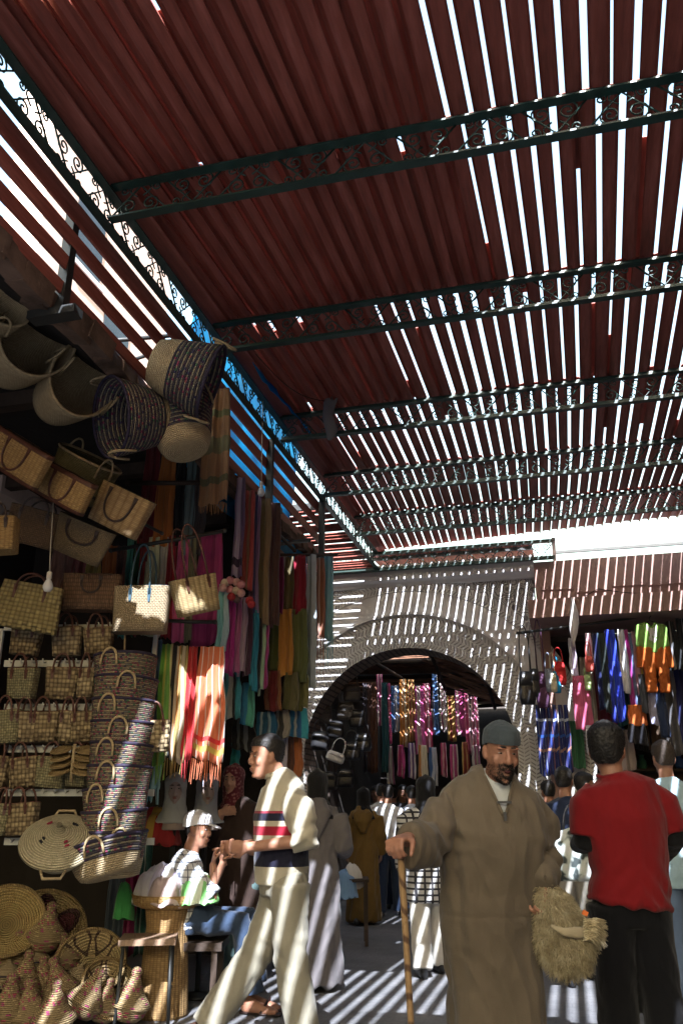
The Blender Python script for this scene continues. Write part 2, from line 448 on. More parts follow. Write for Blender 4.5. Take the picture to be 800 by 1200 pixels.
# ================================================================== end wall with arch
WY = 11.7
AX, AZ, AR = -2.08, 2.03, 1.48
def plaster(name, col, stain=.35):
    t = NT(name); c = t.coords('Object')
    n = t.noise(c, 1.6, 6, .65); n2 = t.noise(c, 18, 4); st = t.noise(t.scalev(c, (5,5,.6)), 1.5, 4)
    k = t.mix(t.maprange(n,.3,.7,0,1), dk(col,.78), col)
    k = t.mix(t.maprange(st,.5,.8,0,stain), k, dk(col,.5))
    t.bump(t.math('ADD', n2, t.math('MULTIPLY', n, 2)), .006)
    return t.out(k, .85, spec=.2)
PLASTER = plaster('grey_plaster', (.56,.55,.54)); PLAIN = plaster('pale_plaster', (.70,.685,.675), .2); PINK = plaster('pink_render', (.36,.235,.2), .4)
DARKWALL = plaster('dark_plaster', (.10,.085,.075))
def arab_mat():
    t = NT('carved_plaster'); c = t.coords('Object')
    v = t.node('ShaderNodeTexVoronoi', ins={'Vector': c, 'Scale': 5.5, 'Randomness': .75})
    s1 = t.math('SINE', t.math('MULTIPLY', v.outputs['Distance'], 48.0))
    wv = t.noise(c, 14, 2); s2 = t.math('SINE', t.math('MULTIPLY', wv, 40.0))
    k = t.math('MAXIMUM', t.maprange(s1,.2,.6,0,1), t.maprange(s2,.75,.95,0,.6))
    col = t.mix(k, (.54,.525,.51), (.18,.17,.165))
    t.bump(t.math('MULTIPLY', k, -1.0), .02)
    return t.out(col, .85, spec=.2)
def vouss_mat():
    t = NT('zigzag_plaster'); u, v, _ = t.xyz(t.coords('UV'))
    # bands of short slanting dashes that turn from course to course
    bw = .078; row = t.math('MULTIPLY', v, 1/bw); sgn = t.math('SUBTRACT', t.math('MULTIPLY', t.math('MODULO', t.math('FLOOR', row), 2.0), 2.0), 1.0)
    fr = t.math('FRACT', row)
    ph = t.math('ADD', t.math('MULTIPLY', u, 19.0), t.math('MULTIPLY', t.math('MULTIPLY', sgn, fr), .9))
    line = t.math('SINE', t.math('MULTIPLY', ph, 2*pi))
    k = t.math('MULTIPLY', t.maprange(line,.25,.55,0,1), t.math('MULTIPLY', t.math('GREATER_THAN', fr, .10), t.math('LESS_THAN', fr, .92)))
    n = t.noise(t.coords('Object'), 3, 5)
    col = t.mix(t.math('MULTIPLY', k, t.maprange(n,.3,.6,.6,1)), t.mix(t.maprange(n,.3,.7,0,1),(.50,.49,.48),(.64,.63,.615)), (.25,.24,.235))
    t.bump(t.math('MULTIPLY', k, -1.0), .012)
    return t.out(col, .85, spec=.2)
def brick_mat():
    t = NT('intrados_brick')
    br = t.node('ShaderNodeTexBrick', ins={'Vector': t.coords('UV'), 'Scale': 1.0, 'Mortar Size': .012, 'Brick Width': .30, 'Row Height': .075, 'Color1': (.21,.165,.135,1), 'Color2': (.28,.22,.18,1), 'Mortar': (.11,.095,.085,1)})
    t.bump(br.outputs[1], -.012); return t.out(br.outputs[0], .9, spec=.15)
ARAB, VOUSS, IBRICK = arab_mat(), vouss_mat(), brick_mat()

aw = thing('arch_wall', 'grey plaster wall with a great horseshoe arch closing the street', 'arch wall', (AX, WY, 0))
def arch_curve(r, n=56, drop=22):
    pts = []
    a0, a1 = R(180+drop), R(-drop)
    jx = r*cos(R(drop))
    for k in range(6): pts.append((-jx, (AZ - r*sin(R(drop)))*k/6))
    for k in range(n+1):
        a = a0 + (a1-a0)*k/n; pts.append((r*cos(a), AZ + r*sin(a)))
    for k in range(5,-1,-1): pts.append((jx, (AZ - r*sin(R(drop)))*k/6))
    return pts
inner = arch_curve(AR)
XL, XR, ZT = -3.6, 1.86, 4.62
def proj(p):
    dx, dz = p[0], p[1]-AZ
    if p[1] < AZ - AR*sin(R(22)) + .01:
        k = max(0, p[1]/(AZ - AR*sin(R(22)))); dz0 = -AR*sin(R(22)); sx = (XL if dx < 0 else XR)
        ztop = AZ + dz0*(sx/dx); return (sx, ztop*k)
    tt = []
    if dx < 0: tt.append(XL/dx)
    if dx > 0: tt.append(XR/dx)
    if dz > 0: tt.append((ZT-AZ)/dz)
    k = min(x for x in tt if x > 0); return (dx*k, AZ+dz*k)
# insert corner directions
import bisect
outer = [proj(p) for p in inner]
def snap(cx, cz):
    j = min(range(len(outer)), key=lambda i: (outer[i][0]-cx)**2+(outer[i][1]-cz)**2); outer[j] = (cx, cz)
snap(XL, ZT); snap(XR, ZT)
m = MB(); n = len(inner); D = .55
vs = [(p[0],0,p[1]) for p in inner]+[(p[0],0,p[1]) for p in outer]+[(p[0],D,p[1]) for p in inner]+[(p[0],D,p[1]) for p in outer]
fs = []; uvs = []
L = 0
for i in range(n-1):
    fs.append((i, i+1, n+i+1, n+i)); uvs.append([(vs[j][0],vs[j][2]) for j in fs[-1]])
    fs.append((2*n+i+1, 2*n+i, 3*n+i, 3*n+i+1)); uvs.append([(vs[j][0],vs[j][2]) for j in fs[-1]])
    fs.append((n+i, n+i+1, 3*n+i+1, 3*n+i)); uvs.append([(0,0)]*4)
m.add(vs, fs, uvs, 0); m.build('wall_face', ARAB, aw)
m = MB(); L = 0
for i in range(n-1):
    a_, b_ = inner[i], inner[i+1]; l = sqrt((a_[0]-b_[0])**2+(a_[1]-b_[1])**2)
    m.add([(a_[0],-.05,a_[1]),(b_[0],-.05,b_[1]),(b_[0],D+.01,b_[1]),(a_[0],D+.01,a_[1])], [(0,3,2,1)], [[(0,L),(D,L),(D,L+l),(0,L+l)]], 0, True); L += l
# a thin brick lining, 2 cm thick
m.build('intrados', IBRICK, aw)
def ring(r0, r1, y0, y1, drop0, name, mat, nn=64):
    m = MB(); a0, a1 = R(180+drop0), R(-drop0); P = []
    for k in range(nn+1):
        a = a0+(a1-a0)*k/nn; P.append((cos(a), sin(a), abs(a-a0)))
    for k in range(nn):
        c0, s0, t0 = P[k]; c1, s1, t1 = P[k+1]
        q = [(r0*c0,y0,AZ+r0*s0),(r0*c1,y0,AZ+r0*s1),(r1*c1,y0,AZ+r1*s1),(r1*c0,y0,AZ+r1*s0)]
        rm = (r0+r1)/2
        m.add(q, [(0,1,2,3)], [[(t0*rm,0),(t1*rm,0),(t1*rm,r1-r0),(t0*rm,r1-r0)]])
        for r_ in (r0, r1):
            e = [(r_*c0,y0,AZ+r_*s0),(r_*c1,y0,AZ+r_*s1),(r_*c1,y1,AZ+r_*s1),(r_*c0,y1,AZ+r_*s0)]
            m.add(e, [(0,3,2,1) if r_ == r0 else (0,1,2,3)])
    return m.build(name, mat, aw)
ring(AR, 1.96, -.035, .0, 24, 'voussoir_band', VOUSS)
ring(1.962, 2.0, -.085, 0, 24, 'moulding', PLAIN)
ring(2.0, 2.31, -.03, 0, 20, 'plain_band', PLAIN)
ring(2.315, 2.47, -.045, 0, 16, 'scalloped_band', VOUSS)
m = MB(); prof = [(0,4.42),(-.06,4.43),(-.08,4.47),(-.15,4.5),(-.17,4.56),(-.17,4.72),(.55,4.72),(.55,4.42)]
vs = []; 
for xx in (XL, XR+.02):
    vs += [(xx, y_, z_) for y_, z_ in prof]
k = len(prof)
m.add(vs, [(i, (i+1)%k, k+(i+1)%k, k+i) for i in range(k)] + [tuple(range(k-1,-1,-1)), tuple(range(k,2*k))]); m.build('cornice', PLAIN, aw)

pw = thing('pink_wall', 'weathered pink rendered wall above the clothes stall right of the arch', 'wall', (3.0, 11.57, 0))
MB().box((.6, .27, 4.14), (7.6, .54, .96)).build('wall_face', PINK, pw)
MB().box((-3.13, .27, 1.83), (.14, .50, 3.66)).build('corner_pier', PINK, pw)
m = MB(); m.prism([(-3.3,3.66),(4.2,3.66),(4.2,3.92),(-3.3,3.90)], -.75, -.002); m.build('ledge', PINK, pw)
m = MB(); q = random.Random(2)
for k in range(16): m.box((-2.9+.47*k, -.012, 4.2+q.uniform(-.03,.03)), (.44,.03,.05), (0, q.uniform(-.03,.03), 0))
m.build('rough_course', PINK, pw)
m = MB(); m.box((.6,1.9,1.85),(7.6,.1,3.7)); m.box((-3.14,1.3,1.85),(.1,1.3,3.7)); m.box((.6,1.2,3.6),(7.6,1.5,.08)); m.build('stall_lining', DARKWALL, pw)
# wall closing the side alley, and unseen walls added right and behind to limit the light
bw = thing('alley_building', 'pink house wall standing behind the side alley roof', 'building', (-6.2, 10.2, 0))
MB().box((0,0,2.3),(.4,3.2,4.6)).build('wall_face', PINK, bw)
PEACH = plaster('peach_render', (.62,.49,.42), .2)
uh = thing('upper_storey_house', 'sunlit peach house rising behind the left roof screen', 'house', (-5.3, 7.9, 4.2))
MB().box((0,0,2.6),(.5,3.0,5.2)).build('wall', PEACH, uh)
for yy, zz in ((-1.1,1.6),(.2,2.6),(1.2,1.4),(-.6,3.6)):
    wn = MB().box((.24,yy,zz),(.06,.6,.9)).build('window', M_('window_dark',(.03,.035,.04),.2,.2), uh)
    MB().box((.27,yy,zz-.48),(.08,.7,.06)).build('sill', PLAIN, wn)
sb = thing('light_block_walls', 'unseen walls added on the far right and behind the camera to block light', 'building', (5.9, 2, 0))  # added out of view to keep stray sky light off the street
MB().box((0,0,2.6),(.6,20,5.2)).build('wall_face', PINK, sb)
MB().box((-4.2,-9.8,1.6),(8.6,.6,3.2)).build('rear_block_wall', PINK, sb)
# ================================================================== the shop on the left
def cup(mb, rings, seg=28, pw=2.0, m=0, M=None, smooth=True, vscale=1.0):
    """rings (z, rx, ry) in drawing order, superellipse sections"""
    n = len(rings); vs = []; L = [0]
    for i in range(1, n): L.append(L[-1] + sqrt((rings[i][0]-rings[i-1][0])**2 + (max(rings[i][1],rings[i][2])-max(rings[i-1][1],rings[i-1][2]))**2))
    per = max(2*pi*sqrt((r[1]**2+r[2]**2)/2)*(1 if pw == 2 else 1.12) for r in rings)
    ang = [2*pi*j/seg for j in range(seg)]
    for z, rx, ry in rings:
        for a in ang:
            c, d = cos(a), sin(a)
            if pw != 2.0: c = math.copysign(abs(c)**(2/pw), c); d = math.copysign(abs(d)**(2/pw), d)
            vs.append((rx*c, ry*d, z))
    fs = []; uvs = []
    ib = max(range(n), key=lambda i: rings[i][1]+rings[i][2]); U = [0.0]
    for j in range(seg): U.append(U[-1] + (V(vs[ib*seg+(j+1)%seg])-V(vs[ib*seg+j])).length)
    for i in range(n-1):
        for j in range(seg):
            k = (j+1) % seg; fs.append((i*seg+j, i*seg+k, (i+1)*seg+k, (i+1)*seg+j))
            u0, u1 = U[j], U[j+1]
            uvs.append([(u0,L[i]),(u1,L[i]),(u1,L[i+1]),(u0,L[i+1])])
    return mb.add(vs, fs, uvs, m, smooth, M)
def arc_pts(x0, x1, h, y=0.0, z=0.0, n=12, lean=0.0, p=.8):
    out = []
    for k in range(n+1):
        a = pi*k/n; c = (x0+x1)/2 - (x1-x0)/2*cos(a); s_ = sin(a)**p
        out.append((c, y + lean*s_, z + h*s_))
    return out
STRAW = (.31,.225,.12); STRAWD = (.11,.075,.04)
YARN = ((.24,.05,.10),(.07,.15,.08),(.05,.045,.09),(.26,.08,.08),(.30,.25,.15),(.12,.13,.12))
W_TAN = weave_coil('tan_coil', (.50,.40,.24), (.20,.14,.075), .013)
W_GOLD = weave_coil('gold_coil', (.31,.22,.10), (.15,.10,.045), .012)
W_YARN = weave_coil('yarn_coil', (.33,.27,.18), (.035,.028,.03), .012, YARN, .42, .016, .45)
W_NAVY = weave_coil('navy_yarn_coil', (.30,.26,.18), (.02,.018,.035), .015, YARN, .35, .02, .85)
W_RAFF = weave_coil('raffia_coil', (.47,.42,.29), (.2,.17,.10), .014)
W_CHECK = weave_check('plaited_straw', (.38,.30,.165), (.07,.045,.025), .030, .030, var=.75)
W_CHECKG = weave_check('plaited_green_straw', (.32,.29,.16), (.08,.07,.04), .018, .018)
W_WICK = weave_check('wicker', (.33,.215,.09), (.12,.07,.03), .03, .012, True)
W_RIB = weave_check('ribbed_reed', (.36,.26,.13), (.13,.075,.035), .06, .011, True)
W_GRID = weave_check('split_cane', (.40,.27,.11), (.22,.13,.05), .03, .013)
LEATHER = M_('brown_leather', (.085,.032,.02), .5, .4, 12, .002, 120, 0, .4)
LEATHERD = M_('dark_leather', (.035,.02,.018), .5, .4, 12, .002, 120, 0, .4)
NAVYRIM = M_('navy_braid', (.028,.022,.045), .8, .4, 30, .003, 120)
ROPE = M_('palm_rope', (.36,.28,.16), .8, .4, 30, .004, 130)
BLUELIN = M_('blue_lining', (.04,.08,.11), .7, .3)
REDLIN = M_('red_lining', (.16,.04,.03), .7, .3)
BLACKLIN = M_('shadow_lining', (.02,.018,.016), .8, .3)
WOOD = M_('old_wood', (.15,.085,.05), .6, .5, 3, .004, 40, stretch=(1,8,1))
WOODD = M_('dark_wood', (.045,.03,.022), .65, .5, 3, .004, 40)
WHITEMETAL = M_('white_metal', (.55,.56,.52), .4, .15)

SHOPWALL = plaster('near_black_plaster', (.028,.024,.022))  # near-black base colour for the shop walls and ceiling
shop = thing('basket_shop', 'dark open shop building filling the left side of the street', 'shop', (-4.4, 2, 0))
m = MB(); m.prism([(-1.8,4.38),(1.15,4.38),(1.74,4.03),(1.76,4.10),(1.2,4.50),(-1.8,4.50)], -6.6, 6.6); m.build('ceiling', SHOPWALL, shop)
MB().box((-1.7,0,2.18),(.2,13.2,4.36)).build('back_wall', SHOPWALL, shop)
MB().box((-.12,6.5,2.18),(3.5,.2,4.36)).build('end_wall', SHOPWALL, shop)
m = MB(); q = random.Random(4)
for k in range(60):
    y = -6 + k*.215; m.box((1.77+q.uniform(-.03,.03), y, 4.03+q.uniform(-.02,.02)), (.10+q.uniform(0,.06), .26, .10+q.uniform(0,.05)), (q.uniform(-.12,.12), q.uniform(-.3,.3), q.uniform(-.1,.1)))
m.build('crumbling_eave', M_('mud_and_timber',(.14,.09,.065),.9,.6,4,.01,25), shop)
for k in range(5,9): MB().box((-.35, -6+k*1.5, 4.32), (2.8, .10, .12)).build('ceiling_joist', WOODD, shop)

# blue tarpaulin
def tarp_mat():
    t = NT('blue_tarpaulin'); c = t.coords('Object'); n = t.noise(c, 3, 4)
    col = t.mix(t.maprange(n,.35,.65,0,1), (.02,.24,.50), (.04,.40,.68))
    tr = t.node('ShaderNodeBsdfTranslucent', ins={'Color': col})
    mx = t.node('ShaderNodeMixShader', ins={0: .65}); t.put(col, t.b.inputs['Base Color']); t.b.inputs['Roughness'].default_value = .5
    t.l.new(t.b.outputs[0], mx.inputs[1]); t.l.new(tr.outputs[0], mx.inputs[2])
    t.l.new(mx.outputs[0], t.n['Material Output'].inputs[0]); return t.m
TARP = tarp_mat()
def tarp(name, label, corners, nu=24, nv=12, amp=.03, th=.004):
    A, B, C_, D_ = [V(c) for c in corners]; org = (A+B+C_+D_)/4; m = MB(); vs = []
    nrm = (B-A).cross(D_-A).normalized()
    for side in (0, 1):
        for j in range(nv+1):
            for i in range(nu+1):
                u, v = i/nu, j/nv; p = A*(1-u)*(1-v)+B*u*(1-v)+C_*u*v+D_*(1-u)*v
                k = NZ.noise(p*2.2)*1.3 + .5*sin(u*31+3*v) + .3*NZ.noise(p*7)
                edge = .04*NZ.noise(V((u*9, 3.1, 0)))*(1 if v > .99 else 0)
                vs.append(p - org + nrm*(amp*k - side*th) + V((0,0,edge)))
    W = nu+1; N = W*(nv+1); fs = []
    for j in range(nv):
        for i in range(nu):
            a = j*W+i; fs.append((a,a+1,a+W+1,a+W)); fs.append((N+a,N+a+W,N+a+W+1,N+a+1))
    for i in range(nu): fs += [(i+1,i,N+i,N+i+1),(nv*W+i,nv*W+i+1,N+nv*W+i+1,N+nv*W+i)]
    for j in range(nv): fs += [(j*W,(j+1)*W,N+(j+1)*W,N+j*W),((j+1)*W+nu,j*W+nu,N+j*W+nu,N+(j+1)*W+nu)]
    m.add(vs, fs, None, 0, True); o = m.build(name, TARP, None, org); return tag(o, label, 'tarpaulin')
tarp('blue_tarpaulin', 'large blue tarpaulin stretched behind the red board screen and the truss', [(-2.80,5.75,5.75),(-2.76,8.75,5.75),(-2.95,8.75,3.85),(-2.95,5.9,4.1)])
tarp('blue_tarpaulin', 'sagging end of blue tarpaulin hanging below the board screen', [(-2.66,6.3,4.05),(-2.6,8.5,4.02),(-2.56,8.45,3.60),(-2.62,6.6,3.93)], 18, 6, .02)
tarp('blue_tarpaulin', 'small torn blue tarpaulin flap poking above the left truss', [(-2.34,5.9,5.0),(-2.28,7.6,5.0),(-2.20,7.3,4.90),(-2.32,6.2,4.92)], 14, 4, .015)
# grey cloth awning under the tarp at the corner
GREYCLOTH = cloth('grey_awning_cloth', (.30,.28,.26))
m = MB(); m.loft([(0,0,0),(.02,.7,-.12),(.05,1.5,-.34)], [(.16,.012),(.2,.012),(.2,.012)], hint=(.6,0,1), seg=12, pw=4)
tag(m.build('awning', GREYCLOTH, None, (-2.62,7.0,3.62)), 'drooping grey cloth awning at the far corner of the scarf stall', 'awning')

# ---- baskets
def round_basket(name, label, mats, rt=.21, rb=.155, h=.27, loc=(0,0,0), rot=(0,0,0), group=None, rim=NAVYRIM, lower=.0, handle=.05, sq=1.0):
    t = thing(name, label, 'basket', loc, rot, group)
    th = .012; hl = h*lower
    def rr_(z): k = z/h; return rb + (rt-rb)*(k**.8)
    if lower > 0:
        m = MB(); cup(m, [(0,.001,.001),(0,rb*.8,rb*.8*sq),(.012,rb,rb*sq)] + [(z, rr_(z), rr_(z)*sq) for z in (hl*.5, hl)], 32); m.build('base', mats[1], t)
        zs = [hl + (h-hl)*k/4 for k in range(5)]
        m = MB(); cup(m, [(z, rr_(z)+.001, (rr_(z)+.001)*sq) for z in zs] + [(h, rt-th, (rt-th)*sq)] + [(z, rr_(z)-th, (rr_(z)-th)*sq) for z in (h*.5, .03)] + [(.02,.001,.001)], 32); m.build('body', mats[0], t)
    else:
        m = MB(); cup(m, [(0,.001,.001),(0,rb*.8,rb*.8*sq),(.012,rb,rb*sq)] + [(h*k/5, rr_(h*k/5), rr_(h*k/5)*sq) for k in range(1,6)] + [(h, rt-th, (rt-th)*sq)] + [(z, rr_(z)-th, (rr_(z)-th)*sq) for z in (h*.5,.03)] + [(.02,.001,.001)], 32); m.build('body', mats[0], t)
    m = MB(); m.tube([((rt-.005)*cos(2*pi*k/40), (rt-.005)*sq*sin(2*pi*k/40), h) for k in range(41)], .011, 6); m.build('rim', rim, t)
    for sg in (-1, 1):
        m = MB(); m.tube([(x, sg*((rt+.002)*sq + .010 - .10*max(0,z-h)), z-.055) for x, _, z in arc_pts(-.058,.058,handle+.06,0,h-.03,12,p=.75)], .0085, 6); m.build('handle', ROPE, t)
    return t
def zto(n, roll=0):
    """euler turning local z to view direction n=(right, away, up)"""
    d = (RX*n[0] + FW*n[1] + UZ*n[2]).normalized()
    return (d.to_track_quat('Z','Y').to_matrix() @ Matrix.Rotation(R(roll),3,'Z')).to_euler()

# large baskets hung under the eave
def hang(px, py, d, n, rt, rb, h, name, label, mats, rim, lower=0, roll=0, sq=1.0):
    """place so that the middle of the basket is at the pixel"""
    p = at(px, py, d=d); r = zto(n, roll); ax = r.to_matrix() @ V((0,0,1))
    return round_basket(name, label, mats, rt, rb, h, p - ax*h*.5, r, 'big baskets hung under the shop eave', rim, lower, .10, sq)
hang(-4, 372, 4.4, (.6,-.7,.1), .16, .11, .24, 'market_basket', 'small tan basket half cut off at the left edge, topmost under the eave', [W_TAN], ROPE, sq=.8)
hang(30, 410, 4.75, (.70,-.66,.10), .33, .25, .36, 'market_basket', 'large tan basket with open mouth, left of its twin under the eave', [W_TAN], ROPE, sq=.72, roll=62)
hang(84, 456, 5.0, (.72,-.66,.08), .32, .24, .34, 'market_basket', 'large plain tan basket with fluted mouth, right of its twin under the eave', [W_TAN], ROPE, sq=.72, roll=62)
hang(214, 436, 4.85, (.88,.12,-.30), .26, .155, .41, 'market_basket', 'navy and straw basket tipped on its side, highest of the three yarn baskets', [W_NAVY, W_TAN], NAVYRIM, .38, 20)
hang(163, 490, 5.0, (-.74,-.58,-.25), .27, .155, .40, 'market_basket', 'navy yarn basket with its mouth turned to the left', [W_NAVY, W_TAN], NAVYRIM, .25, 10)
hang(213, 503, 5.15, (-.25,.15,.95), .245, .155, .37, 'market_basket', 'navy and straw basket hanging upright below the two tipped ones', [W_NAVY, W_TAN], NAVYRIM, .28)
hang(95, 560, 5.6, (.45,-.35,.8), .24, .18, .32, 'market_basket', 'dark olive basket behind the cane handbags', [weave_coil('olive_coil',(.2,.18,.09),(.07,.06,.03))], ROPE)

# iron poles
def pole(label, p0, p1, r=.014, mat=DARKIRON, cat='pole', name='hanging_pole'):
    p0, p1 = V(p0), V(p1); mid = (p0+p1)/2; m = MB(); m.tube([p0-mid, (p0-mid)*.2+(p1-mid)*.2+V((0,0,-.004)), p1-mid], r, 8)
    m.ball(p0-mid, r*1.25, 8); m.ball(p1-mid, r*1.25, 8)
    return tag(m.build(name, mat, None, mid), label, cat)
pole('black pole under the eave from which the tan baskets hang', at(-20,330,d=4.6), at(150,440,d=5.2))
pole('black bracket arm reaching from the eave to the left truss above the yarn basket', at(90,402,d=5.2), at(205,393,d=5.5), .017)
pole('short black bracket arm just below the longer one at the eave', at(118,433,d=5.3), at(180,414,d=5.5), .014)
pole('dark rail across the shop carrying the cane handbags', at(-10,520,d=5.2), at(190,625,d=5.6), .012)
pole('wooden rail ending in a point before the dark hanging scarves', at(150,566,d=6.2), at(258,565,d=6.2), .02, WOODD)
pole('dark metal rail above the pale green scarf', at(130,645,d=6.1), at(263,622,d=6.1), .016)
pole('dark rail behind the straw bag at the foot of the plum scarf', at(190,727,d=6.4), at(252,729,d=6.4), .016)
pole('thin black bracket under the sagging tarpaulin', at(285,642,d=7.6), at(362,633,d=8.2), .02)

# ---- handbags
def handbag(name, label, w, dp, h, mats, loc, rot, group=None, flare=1.12, pw=5.0, hh=.13, trim=LEATHER, lining=BLACKLIN, tall=False, hx=.25, band=0):
    t = thing(name, label, 'handbag', loc, rot, group); a, b = w/2, dp/2
    def ring_(z, k=1.0, o=0): return (z, (a*(1+(k-1)) - o), (b*k - o))
    m = MB(); cup(m, [(0,.002,.002),(0,a/flare*.94,b/flare*.9)] + [(h*k/4, a/flare*(1+(flare-1)*k/4), b/flare*(1+(flare-1)*k/4)) for k in range(0,5)], 40, pw); m.build('body', mats, t)
    m = MB(); cup(m, [(h, a-.0005, b-.0005),(h+.003, a-.004, b-.004),(h, a-.009, b-.009),(h*.5, a*.93-.009, b*.93-.009),(.02, .002,.002)], 40, pw); m.build('lining', lining, t)
    if band:
        m = MB(); cup(m, [(h-band, a+.002, b+.002),(h+.004, a+.004,b+.004),(h+.004,a-.003,b-.003)], 40, pw); m.build('rim_band', trim, t)
        m = MB(); cup(m, [(-.003, .002,.002),(-.003,a/flare,b/flare),(band*.8, a/flare+.004, b/flare+.004)], 40, pw); m.build('base_band', trim, t)
    for sg in (-1, 1):
        m = MB(); x0 = w*hx
        m.tube([(x, sg*(b+.006) + yy, z) for x, yy, z in [(p[0], sg*.02*0, p[2]) for p in arc_pts(-x0, x0, hh, 0, h*.8, 14, p=.7)]], .0075, 6)
        for xx in (-x0, x0):
            m.box((xx, sg*(b+.004), h*.78), (.028, .008, h*.3), None, 0, .5)
        m.build('handle', trim, t)
    return t
def put_bag(px, py, d, w, dp, h, label, mats, n=(0,0,0), **kw):
    """pixel = middle of the bag's front face"""
    rot = rotview(*n); p = at(px, py, d=d); up = rot.to_matrix() @ V((0,0,1))
    return handbag(kw.pop('name','straw_handbag'), label, w, dp, h, mats, p - up*h*.5, rot, **kw)
G1 = 'straw handbags hung under the eave'
put_bag(22, 537, 4.9, .46, .10, .24, 'split cane handbag with brown leather edging, leftmost under the eave', W_GRID, (12,33,-12), group=G1, flare=1.0, hh=-.16, band=.025, hx=.2)
put_bag(76, 572, 5.1, .42, .10, .22, 'split cane handbag with a drooping leather handle, second under the eave', W_GRID, (12,30,-12), group=G1, flare=1.0, hh=-.16, band=.025, hx=.2)
put_bag(142, 598, 5.3, .42, .12, .28, 'ribbed reed handbag tilted beside the dark rail', W_RIB, (10,28,-10), group=G1, flare=1.1, trim=LEATHERD, hh=-.17)
put_bag(96, 633, 5.5, .46, .10, .26, 'rounded dull straw pouch with black loop below the cane bags', weave_check('dull_straw',(.22,.17,.1),(.1,.075,.05),.012,.012), (18,24,-5), group=G1, flare=1.25, pw=2.6, trim=LEATHERD, hh=-.1)
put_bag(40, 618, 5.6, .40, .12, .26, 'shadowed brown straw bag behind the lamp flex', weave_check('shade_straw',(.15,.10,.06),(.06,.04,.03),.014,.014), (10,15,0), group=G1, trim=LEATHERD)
put_bag(2, 628, 5.0, .20, .14, .22, 'brown cane box bag cut off by the left edge', W_GRID, (0,-4,0), group=G1, flare=1.0, trim=LEATHERD)
G2 = 'large handbags above the shelf rack'
put_bag(33, 711, 5.6, .42, .07, .32, 'big flat braided straw bag behind the lower light bulb', weave_check('braided_straw',(.36,.30,.13),(.13,.10,.045),.035,.03), (4,10,0), group=G2, flare=.86, pw=4)
put_bag(108, 695, 5.8, .41, .12, .26, 'dark brown woven bag standing on the top shelf', weave_check('brown_reed',(.20,.12,.07),(.05,.03,.02),.014,.03,True), (0,0,4), group=G2, flare=1.03, trim=LEATHERD, hh=-.09, hx=.16)
put_bag(166, 715, 5.65, .39, .14, .32, 'tall straw bag with long blue handles and blue lining', weave_check('sack_straw',(.34,.27,.17),(.15,.115,.07),.012,.012), (0,0,-3), group=G2, flare=1.06, trim=BLUELIN, lining=BLUELIN, hh=.36, hx=.17)
put_bag(229, 698, 5.7, .32, .20, .26, 'tilted straw bag with long brown leather handles by the plum scarf', weave_check('pale_sea_grass',(.42,.33,.17),(.17,.12,.06),.04,.012,True), (8,-18,28), group=G2, flare=1.12, hh=.42, hx=.25)
# small plaited bags on the rack: (px, py, width, height, kind)
rk = thing('shelf_rack', 'white metal hook rack crowded with small plaited handbags', 'rack', view(-1.9, 6.02), PSI)
for px in (2, 183):
    p0 = at(px, 745, d=6.02); p1 = at(px-12, 1000, d=6.02)
    x0 = p0.dot(RX)+1.9; 
    MB().box((x0, 0, (p0.z+p1.z)/2), (.03,.03,p0.z-p1.z+.1), (0,(-1 if px<90 else -1)*R(0),0)).build('upright', WHITEMETAL, rk)
for py in (736, 778, 829, 878, 929, 986):
    z = at(90, py, d=6.02).z; xa = at(4,py,d=6.02).dot(RX)+1.9; xb = at(184,py,d=6.02).dot(RX)+1.9
    bar = MB().box(((xa+xb)/2, -.012, z), (xb-xa-.03, .02, .045)).build('hook_rail', WHITEMETAL, rk)
    m = MB()
    for k in range(13):
        xx = xa + .08 + k*(xb-xa-.16)/12
        m.tube([(xx,-.02,z+.01),(xx,-.07,z-.005),(xx,-.10,z+.02)], .005, 5)
    m.build('hooks', WHITEMETAL, bar)
MB().box((.55, .06, .95), (1.2, .02, 2.0)).build('back_board', BLACKLIN, rk) if False else None
rows = [
 (752, 'top row', [(31,'left end',.25,.19,0),(79,'middle',.24,.20,1),(116,'right end',.24,.19,0)]),
 (801, 'second row', [(27,'left end',.25,.21,2),(73,'middle',.26,.22,0),(103,'right end',.15,.20,1)]),
 (852, 'third row', [(9,'left end',.22,.22,2),(30,'second from left',.2,.2,1),(53,'middle',.24,.20,0),(79,'fourth from left',.16,.22,1),(99,'right end',.2,.20,0)]),
 (905, 'fourth row', [(2,'left end',.12,.21,0),(29,'second from left',.24,.20,0),(61,'third from left',.25,.20,2),(92,'right end',.18,.18,2)]),
 (960, 'bottom row', [(0,'left end',.14,.2,2),(26,'beside the lidded basket',.26,.2,0)]),
]
kinds = [W_CHECK, weave_check('plaited_pale_straw',(.43,.35,.20),(.09,.06,.035),.032,.032,var=.7), W_CHECKG]
qq = random.Random(11)
PALE = ['checked', 'pale checked', 'green tinged']
for py, rn, row in rows:
    for px, pos, w_, h_, k in row:
        put_bag(px, py, 5.9 + qq.uniform(-.04,.04), w_*.9, .11, h_, 'small %s straw handbag with leather tabs, %s of the rack %s' % (PALE[k], pos, rn), kinds[k],
                (qq.uniform(-3,6), qq.uniform(-5,5), qq.uniform(-16,16)), name='small_handbag', group='small plaited handbags on the rack', flare=1.16, hh=.14, lining=REDLIN)
put_bag(183, 863, 5.75, .19, .12, .20, 'small checked straw bag hanging right of the basket stack', kinds[1], (0,-4,10), name='small_handbag', group='small plaited handbags on the rack', flare=1.1, hh=.16, lining=REDLIN)
